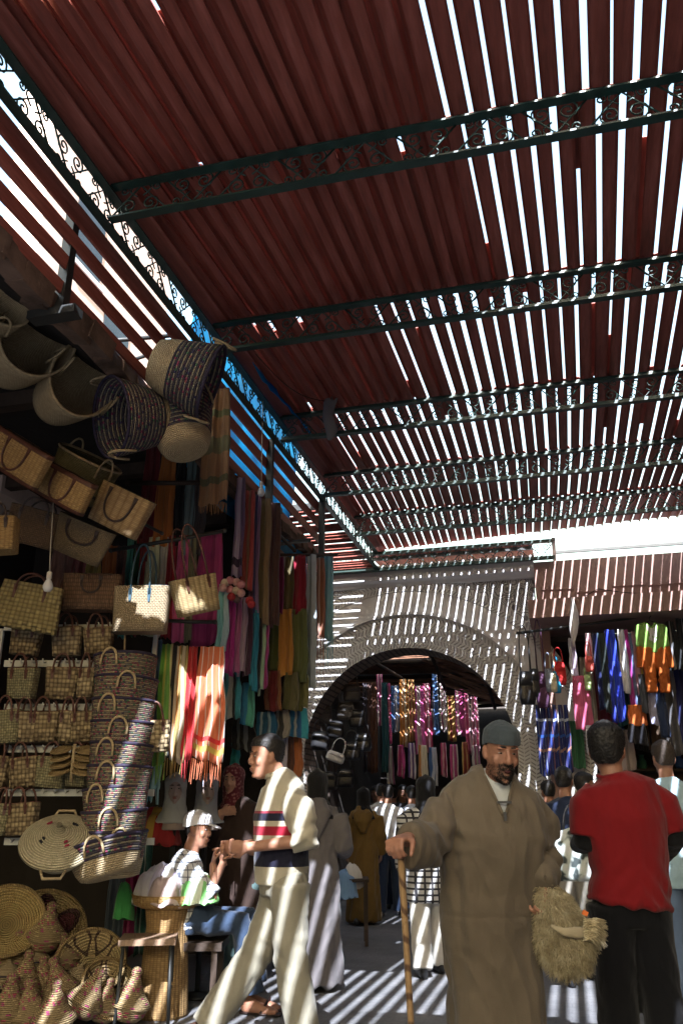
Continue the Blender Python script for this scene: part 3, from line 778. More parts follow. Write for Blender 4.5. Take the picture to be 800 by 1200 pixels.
# bunch of little round mats
bm = thing('coaster_bunch', 'bunch of small round straw coasters strung on the fourth rack row', 'coasters', at(86,892,d=5.75), PSI)
for k in range(8):
    m = MB(); sg = -1 if k % 2 else 1; z = .06 - (k//2)*.045
    m.lathe([(.001,0),(.06,.002),(.075,.012),(.06,.022),(.001,.02)], 20, 0, Matrix.Translation((sg*.078, qq.uniform(-.02,.02), z)) @ Matrix.Rotation(R(25), 4, 'X') @ Matrix.Rotation(R(sg*8),4,'Y'))
    m.build('coaster', W_GOLD, bm)
MB().tube([(0,0,.11),(.004,-.02,0),(0,0,-.13)], .012, 6).build('string', ROPE, bm)

# the hanging column of nested yarn baskets
yb = None
names = ['topmost','second','third','fourth','fifth','sixth','seventh','eighth','ninth','lowest']
for k in range(9):
    px = 148 - k*1.6; py = 774 + k*25.5; d = 5.72
    p = at(px, py, d=d); lab = 'multicolour yarn basket with navy rim, %s from the top of the hanging stack' % names[k] if k else 'multicolour yarn basket with open mouth, topmost of the hanging stack'
    if k == 8: lab = 'multicolour yarn basket with bare straw base, ninth in the hanging stack'
    rot = rotview(2+qq.uniform(-4,4), qq.uniform(-5,3), qq.uniform(-25,25))
    if k < 8:
        if yb is None: yb = round_basket('yarn_basket', lab, [W_YARN], .215, .185, .24, p - V((0,0,.22)), rot, 'stack of nested yarn baskets')
        else: dup(yb, p - V((0,0,.22)), rot, lab, None, 1 - .004*k)
    else: round_basket('yarn_basket', lab, [W_YARN, W_TAN], .21, .17, .27, p - V((0,0,.25)), rot, 'stack of nested yarn baskets', NAVYRIM, .42)
round_basket('yarn_basket', 'low straw basket with navy upper half hanging below the stack', [W_NAVY, W_TAN], .24, .17, .2, at(128,1028,d=5.6), rotview(-6,-16,0), 'stack of nested yarn baskets', NAVYRIM, .5)
pole('taut cord the nested baskets hang on', at(147,735,d=5.72), at(138,1005,d=5.72), .006, ROPE, 'cord', 'cord')

# lidded basket
lb = thing('lidded_basket', 'cream coiled basket with a lid and small red and black marks', 'basket', at(70,985,d=5.5), zto((.12,-.62,.72)))
m = MB(); cup(m, [(-.13,.001,.001),(-.13,.14,.14),(-.06,.20,.20),(.0,.235,.235),(.0,.22,.22)], 40); m.build('body', W_RAFF, lb)
lid = None
m = MB(); m.lathe([(.001,.115),(.018,.112),(.022,.085),(.06,.07),(.14,.045),(.215,.015),(.24,-.01),(.235,-.02)], 40); lid = m.build('lid', W_RAFF, lb)
INKR, INKB = M_('red_wool',(.25,.02,.05),.9,.3), M_('black_wool',(.015,.015,.02),.9,.3)
for a, mt in ((40,INKB),(130,INKR),(215,INKB),(300,INKR)):
    m = MB()
    for j in range(5):
        for i in range(3):
            rr0 = .10+.017*j; an = R(a) + (i-1)*.07*(1+.1*j)
            m.box((rr0*cos(an), rr0*sin(an), .072-.027*j*.62), (.014,.007,.008), (0, R(18), an + .5*(i-1)))
    m.build('woven_mark', mt, lid)
m = MB(); m.ball((0,0,.125), .018, 10); m.build('knob', W_RAFF, lid)
for sg in (-1,1):
    MB().tube([(x, sg*.235+sg*.0, z) for x,_,z in arc_pts(-.07,.07,.0,0,0,8)] if False else [(-.07,sg*.225,-.02),(-.05,sg*.285,-.02),(.05,sg*.285,-.02),(.07,sg*.225,-.02)], .009, 6).build('handle', ROPE, lb)

# light bulbs
def bulb(label, p, cord_to):
    t = thing('light_bulb', label, 'light bulb', p, 0, 'bare light bulbs')
    gm = M_('frosted_bulb', (.62,.64,.66), .15, .05, bump=0, spec=.6)
    MB().lathe([(.001,-.062),(.02,-.058),(.031,-.04),(.033,-.022),(.026,.0),(.015,.02),(.013,.03)], 20).build('glass', gm, t)
    MB().lathe([(.013,.028),(.017,.03),(.017,.07),(.008,.08),(.001,.08)], 14).build('socket', M_('white_bakelite',(.6,.58,.52),.4,.1), t)
    c = V(cord_to)-V(p); MB().tube([(0,0,.078),c*.35+V((0,0,-.0)),c*.7,c], .004, 5).build('flex', M_('pale_flex',(.5,.47,.4),.6,.1), t)
bulb('bare light bulb hanging on a pale flex before the braided bag', at(57,683,d=5.3), at(63,585,d=5.3))
bulb('bare light bulb hanging beside the second iron post', at(306,574,d=6.75), at(308,470,d=6.9))

# floor pile: woven plates and tagine-shaped baskets
def star_mat(name, n, c_bg, c_st, c_ring):
    t = NT(name); c = t.coords('Object'); x, y, z = t.xyz(c)
    r = t.math('SQRT', t.math('ADD', t.math('MULTIPLY', x, x), t.math('MULTIPLY', y, y))); a = t.math('ARCTAN2', y, x)
    pet = t.math('ABSOLUTE', t.math('SINE', t.math('MULTIPLY', a, n/2)))
    rr_ = t.math('MULTIPLY', r, 3.6)
    k = t.math('MULTIPLY', t.math('LESS_THAN', t.math('ABSOLUTE', t.math('SUBTRACT', rr_, .62)), t.math('SUBTRACT', t.math('MULTIPLY', pet, .42), .06)), 1.0)
    hol = t.math('LESS_THAN', t.math('ABSOLUTE', t.math('SUBTRACT', rr_, .62)), t.math('SUBTRACT', t.math('MULTIPLY', pet, .42), .2))
    rows = t.math('SINE', t.math('MULTIPLY', r, 420.0)); st = t.math('SINE', t.math('MULTIPLY', a, 70.0))
    col = t.mix(k, c_bg, c_st); col = t.mix(hol, col, c_ring)
    col = t.mix(t.maprange(rows,-1,-.2,.65,0), col, dk(c_bg,.25)); col = t.mix(t.maprange(st,.5,1,0,.35), col, dk(c_bg,.3))
    t.bump(t.math('ADD', rows, t.math('MULTIPLY', st, .4)), .005); return t.out(col, .85, spec=.15)
S1 = star_mat('star_plate_dark', 6, (.32,.235,.11), (.05,.02,.03), (.12,.03,.05))
S2 = star_mat('star_plate_petal', 8, (.40,.30,.15), (.06,.035,.03), (.40,.30,.15))
S3 = star_mat('round_plate_gold', 5, (.42,.31,.13), (.38,.27,.11), (.42,.31,.13))
def plate(label, px, py, d, rad, n, mat):
    t = thing('woven_plate', label, 'woven plate', at(px,py,d=d), zto(n), 'woven straw plates on the floor pile')
    m = MB(); m.lathe([(.001,0),(rad*.6,.005),(rad*.92,.05),(rad,.085),(rad*.99,.095),(rad*.9,.07),(rad*.6,.022),(.001,.016)], 44); m.build('dish', mat, t)
    m = MB(); m.tube([(rad*cos(2*pi*k/44), rad*sin(2*pi*k/44), .09) for k in range(45)], .011, 6); m.build('rim', W_GOLD, t)
plate('large woven plate with a dark star leaning at the back of the pile', 50, 1098, 6.55, .29, (.25,-.82,.45), S1)
plate('gold woven plate leaning at the left edge of the pile', 8, 1085, 6.3, .24, (.3,-.8,.5), S3)
plate('woven plate with petal pattern leaning at the right of the pile', 106, 1135, 6.2, .22, (.2,-.8,.55), S2)
plate('woven plate lit by the sun at the right end of the pile', 122, 1166, 6.1, .19, (.55,-.6,.55), S2)
W_TAG = weave_coil('tagine_coil', (.33,.245,.13), (.10,.07,.035), .012, ((.35,.06,.10),(.42,.32,.17),(.42,.32,.17),(.30,.05,.14)), .25, .03)
tg0 = None
def tagine(label, px, py, d, s_, tilt):
    global tg0
    p = at(px, py, d=d); rot = rotview(*tilt); g_ = 'conical lidded baskets on the floor pile'
    if tg0 is None:
        tg0 = thing('tagine_basket', label, 'basket', p, rot, g_)
        m = MB(); m.lathe([(.001,0),(.075,0),(.105,.03),(.122,.075),(.124,.085),(.110,.085),(.09,.03),(.001,.015)], 30); m.build('bowl', W_TAG, tg0)
        m = MB(); m.lathe([(.132,.078),(.137,.086),(.115,.115),(.085,.15),(.058,.19),(.036,.235),(.028,.25),(.036,.268),(.034,.285),(.018,.30),(.001,.304)], 30); m.build('lid', W_TAG, tg0)
        tg0.scale = (s_,)*3
    else: dup(tg0, p, rot, label, None, s_)
spots = [
 (18,1142,6.3,.9,(0,0,0),'left edge, back row'),(52,1112,6.3,1.0,(10,8,0),'leaning on the dark star plate'),(78,1140,6.2,.8,(-5,-12,0),'centre, back row'),
 (24,1172,6.0,.95,(0,6,0),'second row left'),(50,1168,6.1,.85,(14,0,0),'second row, in shade'),(75,1180,6.0,1.0,(0,-20,0),'second row, leaning left'),
 (92,1190,5.9,.95,(-4,24,0),'sunlit with pink bands, middle front'),(118,1196,6.0,.8,(0,12,0),'sunlit, left of the rightmost'),(148,1195,6.05,1.0,(0,10,0),'rightmost, sunlit by the stool'),
 (8,1205,5.8,1.0,(0,0,0),'front left corner'),(36,1208,5.8,.95,(0,-8,0),'front row, second from left'),(62,1212,5.7,1.0,(8,0,0),'front row, half cut off'),
 (100,1160,6.2,.7,(0,35,0),'tipped before the petal plate')]
for px, py, d, s_, tl, w_ in spots: tagine('conical lidded straw basket, ' + w_, px, py, d, s_, tl)
W_PLN = weave_coil('plain_ring_coil', (.34,.27,.16), (.12,.085,.05), .010, ((.34,.27,.16),(.10,.13,.14)), .06, .03)
rb0 = None
for px, py, d, s_, tl, w_ in ((8,1158,6.15,1.0,(0,0,0),'left edge of the pile, middle height'),(28,1188,5.95,1.1,(6,8,0),'low on the left of the pile'),(46,1140,6.25,.9,(0,-6,0),'beside the dark star plate'),(88,1164,6.15,1.1,(10,12,0),'in front of the petal plate'),(66,1198,5.85,.9,(0,10,0),'front middle of the pile')):
    lab = 'small plain straw box with a domed ringed lid, ' + w_; p = at(px,py,d=d)
    if rb0 is None:
        rb0 = thing('domed_basket', lab, 'basket', p, rotview(*tl), 'domed straw boxes on the floor pile')
        m = MB(); m.lathe([(.001,0),(.05,0),(.06,.03),(.058,.07),(.05,.07),(.048,.02),(.001,.012)], 24); m.build('bowl', W_PLN, rb0)
        m = MB(); m.lathe([(.082,.066),(.084,.074),(.078,.10),(.055,.125),(.025,.142),(.012,.15),(.014,.165),(.001,.172)], 24); m.build('lid', W_PLN, rb0)
        m = MB(); m.tube([(.083*cos(2*pi*k/30),.083*sin(2*pi*k/30),.078) for k in range(31)], .005, 6); m.build('dark_ring', NAVYRIM, rb0)
    else: dup(rb0, p, rotview(*tl), lab, None, s_)
for px, py, d, s_ in ((42,1152,6.15,.07),(20,1190,5.95,.075),(66,1125,6.35,.06),(10,1160,6.2,.08)):
    pass
# low platform under the pile
pl = thing('display_step', 'low dark wooden step beneath the pile of straw goods', 'step', view(-2.35,6.5), PSI)
MB().box((0,0,.16),(1.5,.9,.03)).build('top_board', WOODD, pl)
MB().box((0,-.42,.075),(1.46,.04,.15)).build('front_board', WOODD, pl)
MB().box((0,.42,.075),(1.46,.04,.15)).build('rear_board', WOODD, pl)

# stool
stl = thing('wooden_stool', 'small stool with a worn wooden seat on thin dark legs', 'stool', view(-1.27,6.12), PSI+R(8))
m = MB(); m.box((0,0,.50),(.36,.34,.035)); m.build('seat', M_('worn_seat',(.28,.19,.13),.5,.4,3,.003,40,stretch=(8,1,1)), stl)
for sx in (-1,1):
    for sy in (-1,1):
        MB().tube([(sx*.15,sy*.14,.485),(sx*.165,sy*.155,0.004)], .012, 8).build('leg', DARKIRON, stl)
m = MB()
for sx in (-1,1): m.tube([(sx*.158,-.148,.2),(sx*.158,.148,.2)], .008, 6)
m.build('stretcher', DARKIRON, stl)
# wicker pedestal with cloth heap
wp = thing('wicker_pedestal', 'tall waisted wicker stand with a flared tray top', 'stand', view(-1.21,6.42))
m = MB(); m.lathe([(.001,0),(.17,0),(.175,.02),(.165,.2),(.15,.42),(.145,.55),(.16,.66)], 36); m.build('column', W_WICK, wp)
m = MB(); m.lathe([(.14,.655),(.2,.665),(.245,.69),(.26,.75),(.25,.75),(.235,.70),(.001,.68)], 36); m.build('tray', W_GRID, wp)
def heap(name, label, mat, loc, sx, sy, h, seed, parent=None):
    m = MB(); vs = []; fs = []; N, K = 40, 14
    for i in range(K+1):
        for j in range(N):
            a = 2*pi*j/N; k = i/K; r = k
            w_ = 1 + .25*NZ.noise(V((cos(a)*1.6, sin(a)*1.6, seed))); p = V((cos(a)*r*sx*w_, sin(a)*r*sy*w_, 0))
            z = h*(1-k**2.2) + .05*NZ.noise(V((p.x*16, p.y*16, seed)))*(1-.4*k) + .035*abs(NZ.noise(V((p.x*24, p.y*24, seed+5)))) - (.10*max(0,k-.8)/.2)
            vs.append((p.x, p.y, z))
    for i in range(K):
        for j in range(N): fs.append((i*N+j, i*N+(j+1)%N, (i+1)*N+(j+1)%N, (i+1)*N+j))
    fs.append(tuple(K*N+j for j in range(N-1,-1,-1)))
    m.add(vs, fs, [[(vs[q_][0]*3+.5, vs[q_][1]*3+.5) for q_ in f] for f in fs], 0, True)
    return tag(m.build(name, mat, None, loc), label, 'cloth')
pw_ = V(view(-1.21,6.42))
heap('folded_cloth', 'crumpled white and lavender cloth heaped on the wicker stand', cloth('white_voile', [(0,(.72,.70,.76)),(.4,(.60,.56,.74)),(.62,(.74,.73,.74)),(.85,(.5,.45,.62))]), pw_ + V((-.04,0,.78)), .25, .21, .15, 1.3)
heap('folded_cloth', 'light green cloth spilling off the right of the wicker stand', cloth('green_voile', [(0,(.55,.72,.5)),(.35,(.16,.5,.12)),(.6,(.62,.75,.6)),(.8,(.2,.55,.15))]), pw_ + V(RX)*.19 + V((0,0,.79)) - FW*.07, .17, .16, .09, 4.7)
heap('folded_cloth', 'dusty pink folded cloth at the front of the wicker stand', cloth('dusty_pink', (.42,.33,.32)), pw_ - FW*.16 + V((0,0,.79)), .13, .1, .07, 7.7)
heap('folded_cloth', 'dark green cloth hanging left of the wicker stand', cloth('bottle_green', (.04,.22,.05)), pw_ - RX*.31 + V((0,0,.68)), .08, .08, .12, 9.7)

# ---- hanging scarves
SC = 'scarves and shawls hung in the left stall'
def hanging(label, px0, px1, py0, py1, d, cols, fringe=0.0, rz=0.0, name='hanging_scarf', folds=2.0, amp=.026, group=SC, cat='scarf', fc=None, axis='u', weft=None, key=None, top=None, d2=None):
    pt = at((px0+px1)/2, py0, d=d); fh = ray((px0+px1)/2, (py0+py1)/2).dot(FW)
    wd = (px1-px0)*d/fh/max(.35,cos(R(rz))); zb = at((px0+px1)/2, py1, d=d).z; h = pt.z - zb
    mname = 'cloth_' + '_'.join(label.split()[:7]) if key is None else key
    if isinstance(cols[0], (int,float)): cols = [(0,cols)]
    mat = cloth(mname, cols, axis, weft=weft)
    sd_ = rnd.uniform(0,50); nz_ = 14; nx = max(12, int(folds*11)); N = 2*nx; m = MB(); vs = []; uvs_ = []
    for j in range(nz_+1):
        v = j/nz_; sq = 1 - .10*sin(pi*min(1,v*1.3))*NZ.noise(V((sd_,v*2,1)))
        for i in range(N):
            side = 0 if i < nx else 1; u = (i/(nx-1)) if side == 0 else 1-(i-nx)/(nx-1)
            gat = .80 + .20*min(1, v*2.2); x = (u-.5)*wd*sq*gat + .022*NZ.noise(V((v*2.5,sd_,0)))*v + .010*NZ.noise(V((u*3,v*5,sd_)))
            y = amp*(sin(u*folds*2*pi + sd_ + 1.8*NZ.noise(V((u*2,v*2,sd_)))) + .35*sin(u*folds*5.3*pi + 2*sd_ + v))*(.6+.4*v) + (.009 if side == 0 else -.009)
            zz = -h*v - v*(.035*NZ.noise(V((u*3,sd_,7))) + .05*(u-.5)*sin(sd_*3))
            vs.append((x, -y, zz)); uvs_.append((u, v))
    fs = []; uvs = []
    for j in range(nz_):
        for i in range(N):
            k = (i+1) % N; f = (j*N+i, (j+1)*N+i, (j+1)*N+k, j*N+k); fs.append(f); uvs.append([uvs_[q_] for q_ in f])
    fs.append(tuple(range(N))); uvs.append([uvs_[q_] for q_ in fs[-1]])
    fs.append(tuple(nz_*N+i for i in range(N-1,-1,-1))); uvs.append([uvs_[q_] for q_ in fs[-1]])
    m.add(vs, fs, uvs, 0, True)
    loc = pt; rot = PSI + R(rz)
    if fringe:
        t = thing(name, label, cat, loc, rot, group); m.build('cloth', mat, t)
        f = MB(); nf = max(6, int(wd/.012))
        for i in range(nf):
            u = (i+.5)/nf; x = (u-.5)*wd; y = -amp*sin(u*folds*2*pi+sd_); L = fringe*rnd.uniform(.75,1.1); s_ = rnd.uniform(-.012,.012)
            a = len(f.v); f.add([(x-.004,y,-h+.008),(x+.004,y,-h+.008),(x+.0,y-.005,-h+.008),(x+s_-.002,y,-h-L),(x+s_+.002,y,-h-L),(x+s_,y-.003,-h-L)],
                  [(0,1,4,3),(1,2,5,4),(2,0,3,5)], [[(u,.99)]*4]*3, 0)
        f.build('fringe', mat if fc is None else cloth(mname+'_fringe', fc), t); return t
    return tag(m.build(name, mat, None, loc, (0,0,rot)), label, cat, group)
ORG, RED, TEAL, PINKC, PLUM, OLIVE = (.48,.17,.03),(.33,.02,.025),(.05,.26,.28),(.55,.10,.28),(.28,.03,.14),(.15,.15,.06)
hanging('tan and green plaid shawl hanging highest beside the yarn baskets', 241, 273, 455, 590, 6.0, [(0,(.26,.14,.06)),(.2,(.30,.17,.075)),(.55,(.24,.13,.06)),(.8,(.30,.17,.08))], .09, 8, weft=[(.2,.26,(.1,.11,.05)),(.44,.58,(.13,.12,.06)),(.78,.84,(.1,.1,.05))])
back = [
 ('dark wine scarf behind the yarn baskets', 172, 190, 520, 655, (.14,.02,.025)), ('bright orange scarf behind the wooden rail', 188, 210, 525, 640, ORG),
 ('black scarf between the orange and grey ones', 208, 221, 528, 640, (.02,.02,.02)), ('teal grey scarf right of the black one', 220, 234, 520, 650, (.17,.24,.24)), ('dark paisley scarf behind the tan plaid shawl', 232, 246, 515, 650, (.07,.06,.06)),
 ('brown striped cloth deep behind the reed bag', 62, 90, 640, 700, (.13,.07,.06)), ('wine red cloth left of the ochre scarf', 88, 106, 640, 690, (.16,.05,.05)), ('ochre scarf hanging behind the brown woven bag', 104, 122, 640, 700, (.25,.2,.05)), ('burnt orange scarf behind the brown woven bag', 122, 140, 640, 700, (.35,.12,.03)), ('dark brown scarf left of the turquoise one', 138, 150, 640, 740, (.08,.04,.035)),
 ('narrow turquoise scarf left of the blue handled bag', 149, 159, 632, 745, (.10,.42,.40)), ('bottle green scarf beside the turquoise one', 158, 166, 632, 745, (.02,.10,.05)), ('dark red scarf left of the pale green one', 165, 174, 632, 745, (.22,.02,.03)),
 ('pale green scarf behind the blue handles', 172, 190, 630, 745, (.50,.55,.38)), ('white gauze scarf right of the pale green one', 189, 199, 630, 745, (.55,.55,.52)), ('crimson scarf left of the pink one', 198, 209, 628, 748, (.27,.015,.035)),
 ('bright pink scarf behind the leather handles', 209, 224, 628, 752, PINKC), ('olive scarf between the pink and plum ones', 223, 232, 628, 752, (.2,.2,.12)), ('wide plum shawl at the right end of the dark rail', 231, 264, 625, 756, PLUM)]
for lab, a, b_, c_, e_, col in back:
    hanging(lab, a, b_, c_, e_, 6.5 if a > 145 or c_ < 600 else 6.3, [(0,col),(.55,dk(col,.75)),(.7,dk(col,1.15))], folds=1.5, amp=.02)
hanging('denim blue scarf behind the basket stack', 179, 192, 750, 900, 6.2, [(0,(.08,.16,.26))], .05)
hanging('lime green scarf with yellow stripes and a fringe', 189, 205, 755, 895, 6.1, [(0,(.16,.42,.05)),(.3,(.40,.45,.06)),(.5,(.2,.45,.08)),(.8,(.55,.5,.25))], .14, fc=(.25,.5,.06))
hanging('scarf striped in orange, black and cream', 203, 223, 757, 890, 6.1, [(0,(.02,.02,.02)),(.18,(.55,.5,.4)),(.3,(.5,.22,.03)),(.5,(.2,.16,.05)),(.62,(.55,.48,.35)),(.8,(.3,.25,.08))], .12, fc=(.35,.25,.06))
hanging('bright red scarf beside the orange striped one', 221, 234, 758, 890, 6.08, [(0,(.5,.015,.02)),(.7,(.35,.01,.015))], .14, fc=(.45,.02,.03))
hanging('orange scarf with thin white stripes, a red band and long tassels', 232, 267, 758, 890, 6.05, [(0,(.5,.13,.05)),(.1,(.55,.5,.48)),(.13,(.5,.13,.05)),(.32,(.5,.45,.45)),(.35,(.52,.15,.06)),(.55,(.55,.5,.48)),(.58,(.5,.13,.05)),(.78,(.5,.45,.4)),(.81,(.5,.13,.05)),(.97,(.3,.3,.3))], .17, weft=[(.80,.84,(.45,.02,.02)),(.88,.93,(.4,.3,.05))], fc=(.5,.14,.05))
hanging('turquoise fringed scarf under the basket stack', 170, 190, 885, 925, 6.3, [(0,(.05,.3,.36)),(.5,(.3,.5,.5))], .1)
rec = [
 ('lavender plaid scarf above the wool pompoms', 276, 289, 560, 676, 6.6, [(0,(.24,.17,.32)),(.3,(.34,.28,.4)),(.6,(.12,.07,.16))], [(.82,.9,(.03,.02,.05))]),
 ('red patterned scarf right of the lavender plaid', 287, 300, 575, 690, 6.75, [(0,(.30,.06,.05)),(.35,(.25,.14,.09)),(.6,(.32,.05,.05))], None),
 ('navy and purple striped scarf left of the brown paisley', 299, 307, 580, 720, 6.9, [(0,(.05,.06,.18)),(.5,(.25,.15,.3))], None),
 ('olive brown paisley scarf hung from the stall top', 305, 319, 585, 735, 7.0, [(0,(.14,.11,.05)),(.5,(.2,.14,.07))], None),
 ('dark plum scarf under the bulb', 316, 330, 590, 735, 7.1, [(0,(.10,.05,.055)),(.6,(.07,.035,.03))], None),
 ('pale turquoise scarf left of the magenta ones', 257, 269, 685, 765, 6.45, [(0,(.20,.46,.48)),(.6,(.35,.5,.55))], None),
 ('magenta scarf below the pompoms', 266, 278, 695, 790, 6.55, [(0,(.42,.02,.25)),(.5,(.3,.015,.18))], None),
 ('rose pink narrow scarf right of the magenta one', 276, 284, 695, 788, 6.65, [(0,(.5,.25,.36)),(.5,(.4,.12,.28))], None),
 ('lilac floral scarf in the middle row', 282, 291, 700, 788, 6.75, [(0,(.44,.34,.44)),(.7,(.35,.25,.35))], None),
 ('dark scarf with white flowers', 289, 298, 690, 790, 6.85, [(0,(.07,.03,.06)),(.4,(.3,.25,.28)),(.5,(.07,.03,.06))], None),
 ('peacock blue scarf in the middle row', 296, 304, 715, 808, 6.9, [(0,(.03,.25,.38)),(.6,(.02,.2,.32))], None),
 ('black scarf left of the mint one', 303, 308, 725, 808, 7.0, [(0,(.02,.02,.02))], None),
 ('mint green narrow scarf', 306, 312, 728, 810, 7.05, [(0,(.35,.5,.35))], None),
 ('fuchsia narrow scarf right of the mint one', 310, 316, 728, 806, 7.1, [(0,(.45,.05,.25))], None),
 ('magenta panel scarf at the top of the corner rail', 320, 334, 653, 718, 7.6, [(0,(.26,.02,.12)),(.6,(.2,.015,.09))], None),
 ('olive panel scarf between magenta and crimson', 333, 345, 653, 720, 7.65, [(0,(.13,.1,.04)),(.6,(.1,.08,.03))], None),
 ('crimson panel scarf at the top of the corner rail', 344, 360, 651, 718, 7.7, [(0,(.25,.01,.03)),(.6,(.19,.01,.025))], None),
 ('moss green scarf left of the amber one', 314, 328, 716, 788, 7.6, [(0,(.12,.14,.04)),(.5,(.09,.11,.03))], None),
 ('amber yellow scarf in the second corner row', 326, 344, 714, 792, 7.6, [(0,(.48,.22,.03)),(.5,(.4,.18,.02))], None),
 ('moss green scarf right of the amber one', 342, 361, 714, 800, 7.7, [(0,(.13,.15,.05)),(.5,(.1,.12,.04))], None),
 ('maroon scarf in the lowest corner row', 310, 331, 786, 832, 7.5, [(0,(.2,.07,.03)),(.3,(.14,.02,.02)),(.8,(.25,.1,.03))], None),
 ('dark olive furry scarf in the lowest corner row', 331, 351, 788, 832, 7.6, [(0,(.08,.08,.03)),(.5,(.12,.11,.05))], None),
 ('olive scarf at the right of the lowest corner row', 348, 362, 790, 832, 7.75, [(0,(.15,.15,.05))], None),
 ('pale blue grey long scarf at the stall corner', 359, 371, 650, 805, 8.0, [(0,(.36,.45,.50)),(.6,(.42,.5,.53))], None),
 ('white lilac scarf below the folded goods', 329, 338, 862, 912, 7.9, [(0,(.5,.48,.6))], None),
 ('brown scarf between lilac and orange', 336, 344, 860, 912, 7.95, [(0,(.12,.05,.03))], None),
 ('deep orange scarf lowest at the stall corner', 342, 354, 858, 912, 8.0, [(0,(.5,.16,.04)),(.6,(.42,.13,.03))], None),
 ('teal cloth hanging over the seated man', 272, 281, 868, 905, 7.6, [(0,(.03,.3,.3))], None),
 ('turquoise and white cloths bunched in the shade', 262, 284, 785, 842, 6.9, [(0,(.05,.25,.3)),(.3,(.4,.42,.4)),(.55,(.04,.04,.05)),(.7,(.05,.3,.38))], None),
 ('cobalt cloth bunched right of the turquoise', 282, 300, 800, 850, 7.1, [(0,(.04,.22,.42)),(.5,(.1,.4,.3))], None),
 ('black and grey striped cloth in the shade', 272, 300, 838, 880, 7.4, [(0,(.02,.02,.02)),(.2,(.13,.15,.14)),(.35,(.02,.02,.02)),(.55,(.14,.15,.15)),(.7,(.02,.02,.02))], None),
 ('blue striped folded throw on the corner shelf', 300, 324, 834, 868, 7.6, [(0,(.03,.14,.25)),(.2,(.3,.4,.45)),(.3,(.03,.12,.22)),(.6,(.2,.3,.36)),(.75,(.02,.1,.2))], None),
 ('black and white folded throw on the corner shelf', 322, 340, 832, 866, 7.7, [(0,(.3,.3,.27)),(.3,(.04,.04,.04)),(.6,(.3,.28,.25))], None),
 ('bright blue patchwork throw at the corner shelf end', 338, 361, 830, 864, 7.8, [(0,(.04,.2,.4)),(.3,(.35,.4,.42)),(.45,(.03,.12,.3)),(.7,(.04,.3,.4))], None)]
for lab, a, b_, c_, e_, d, cols, wf in rec: hanging(lab, a, b_, c_, e_, d, cols, folds=1.5, amp=.02, rz=-14, weft=wf)
hanging('rust fringed scarf second from the stall corner', 370, 381, 654, 745, 8.2, [(0,(.35,.17,.1)),(.3,(.5,.4,.35)),(.45,(.33,.13,.07))], .38, fc=(.35,.17,.11))
hanging('sky blue fringed scarf outermost at the stall corner', 379, 391, 652, 750, 8.3, [(0,(.16,.40,.50)),(.4,(.25,.48,.56))], .26, fc=(.15,.38,.48))
pole('wooden rail carrying the corner scarves', at(312,650,d=7.6), at(394,650,d=8.3), .015, WOODD)
pole('wooden rail along the top of the receding scarves', at(262,560,d=6.45), at(345,645,d=7.8), .018, WOODD)
# pompoms
pp = thing('pompom_cluster', 'cluster of pink and cream wool pompoms on a cord', 'pompoms', at(272,690,d=6.4), PSI)
pc = [M_('wool_%s'%n,c,.95,.3,30,.01,80) for n,c in (('cream',(.55,.46,.36)),('rose',(.5,.22,.25)),('pale_rose',(.55,.34,.34)),('red',(.3,.03,.04)),('dark',(.1,.06,.07)))]
for k,(x,z,c) in enumerate(((-.06,.05,0),(-.02,.07,1),(.03,.06,2),(.07,.03,1),(-.07,-.0,2),(-.02,.0,1),(.03,-.01,0),(.075,-.04,2),(-.0,-.07,3),(.04,-.08,4),(.14,-.09,3),(.16,-.13,3))):
    MB().ball((x, qq.uniform(-.03,.03), z), .034, 12).build('pompom', pc[c], pp)
# dark cloth hanging below the shelves, between pile and stand
hanging('grey blue cloth hanging to the floor behind the stool', 130, 153, 1010, 1130, 6.9, (.05,.065,.085), group=None)
hanging('magenta cloth hanging behind the wicker stand', 152, 168, 985, 1120, 6.8, (.2,.01,.08), group=None)
hanging('dark green striped cloth behind the wicker stand', 165, 180, 985, 1120, 6.8, [(0,(.02,.08,.06)),(.4,(.3,.35,.3)),(.5,(.02,.08,.06))], group=None)
heap('folded_cloth', 'red and yellow cloth heaped behind the seated man', cloth('kente', [(0,(.35,.03,.03)),(.4,(.4,.25,.03)),(.6,(.3,.02,.02))]), at(185,965,d=7.0)+V((0,0,-.06)), .2, .15, .16, 12.2)

# rag and loose cables overhead
m = MB(); m.loft([(0,0,0),(.02,.01,-.12),(-.01,0,-.3),(.03,.02,-.46),(.01,0,-.55)], [(.02,.015),(.07,.03),(.05,.04),(.06,.025),(.02,.01)], hint=(1,0,0), seg=14)
tag(m.build('rag', cloth('grey_rag',(.16,.15,.15)), None, at(385,455,d=7.15)), 'grey rag hanging from the third cross truss', 'rag')
def cable(label, pts, r=.006, mat=None):
    P_ = [V(p) for p in pts]; o_ = P_[0]; out = []
    for a_, b_ in zip(P_, P_[1:]):
        for k in range(9):
            t_ = k/9; q_ = a_*(1-t_)+b_*t_; out.append(q_ - o_ - UZ*(.10*sin(pi*t_)))
    out.append(P_[-1]-o_); m = MB(); m.tube(out, r, 5); return tag(m.build('cable', mat or BLACKLIN, None, o_), label, 'cable')
cable('slack black cable strung across the pink wall', [at(628,705,d=10.9), at(700,690,d=10.9), at(830,684,d=10.9)])
cable('slack black cable running along the eave above the tan baskets', [at(-5,300,d=4.4), at(70,372,d=5.0), at(150,452,d=5.9)])
cable('thin black cable looping between the second and third cross trusses', [at(300,415,d=5.6), at(380,470,d=6.9)], .004)
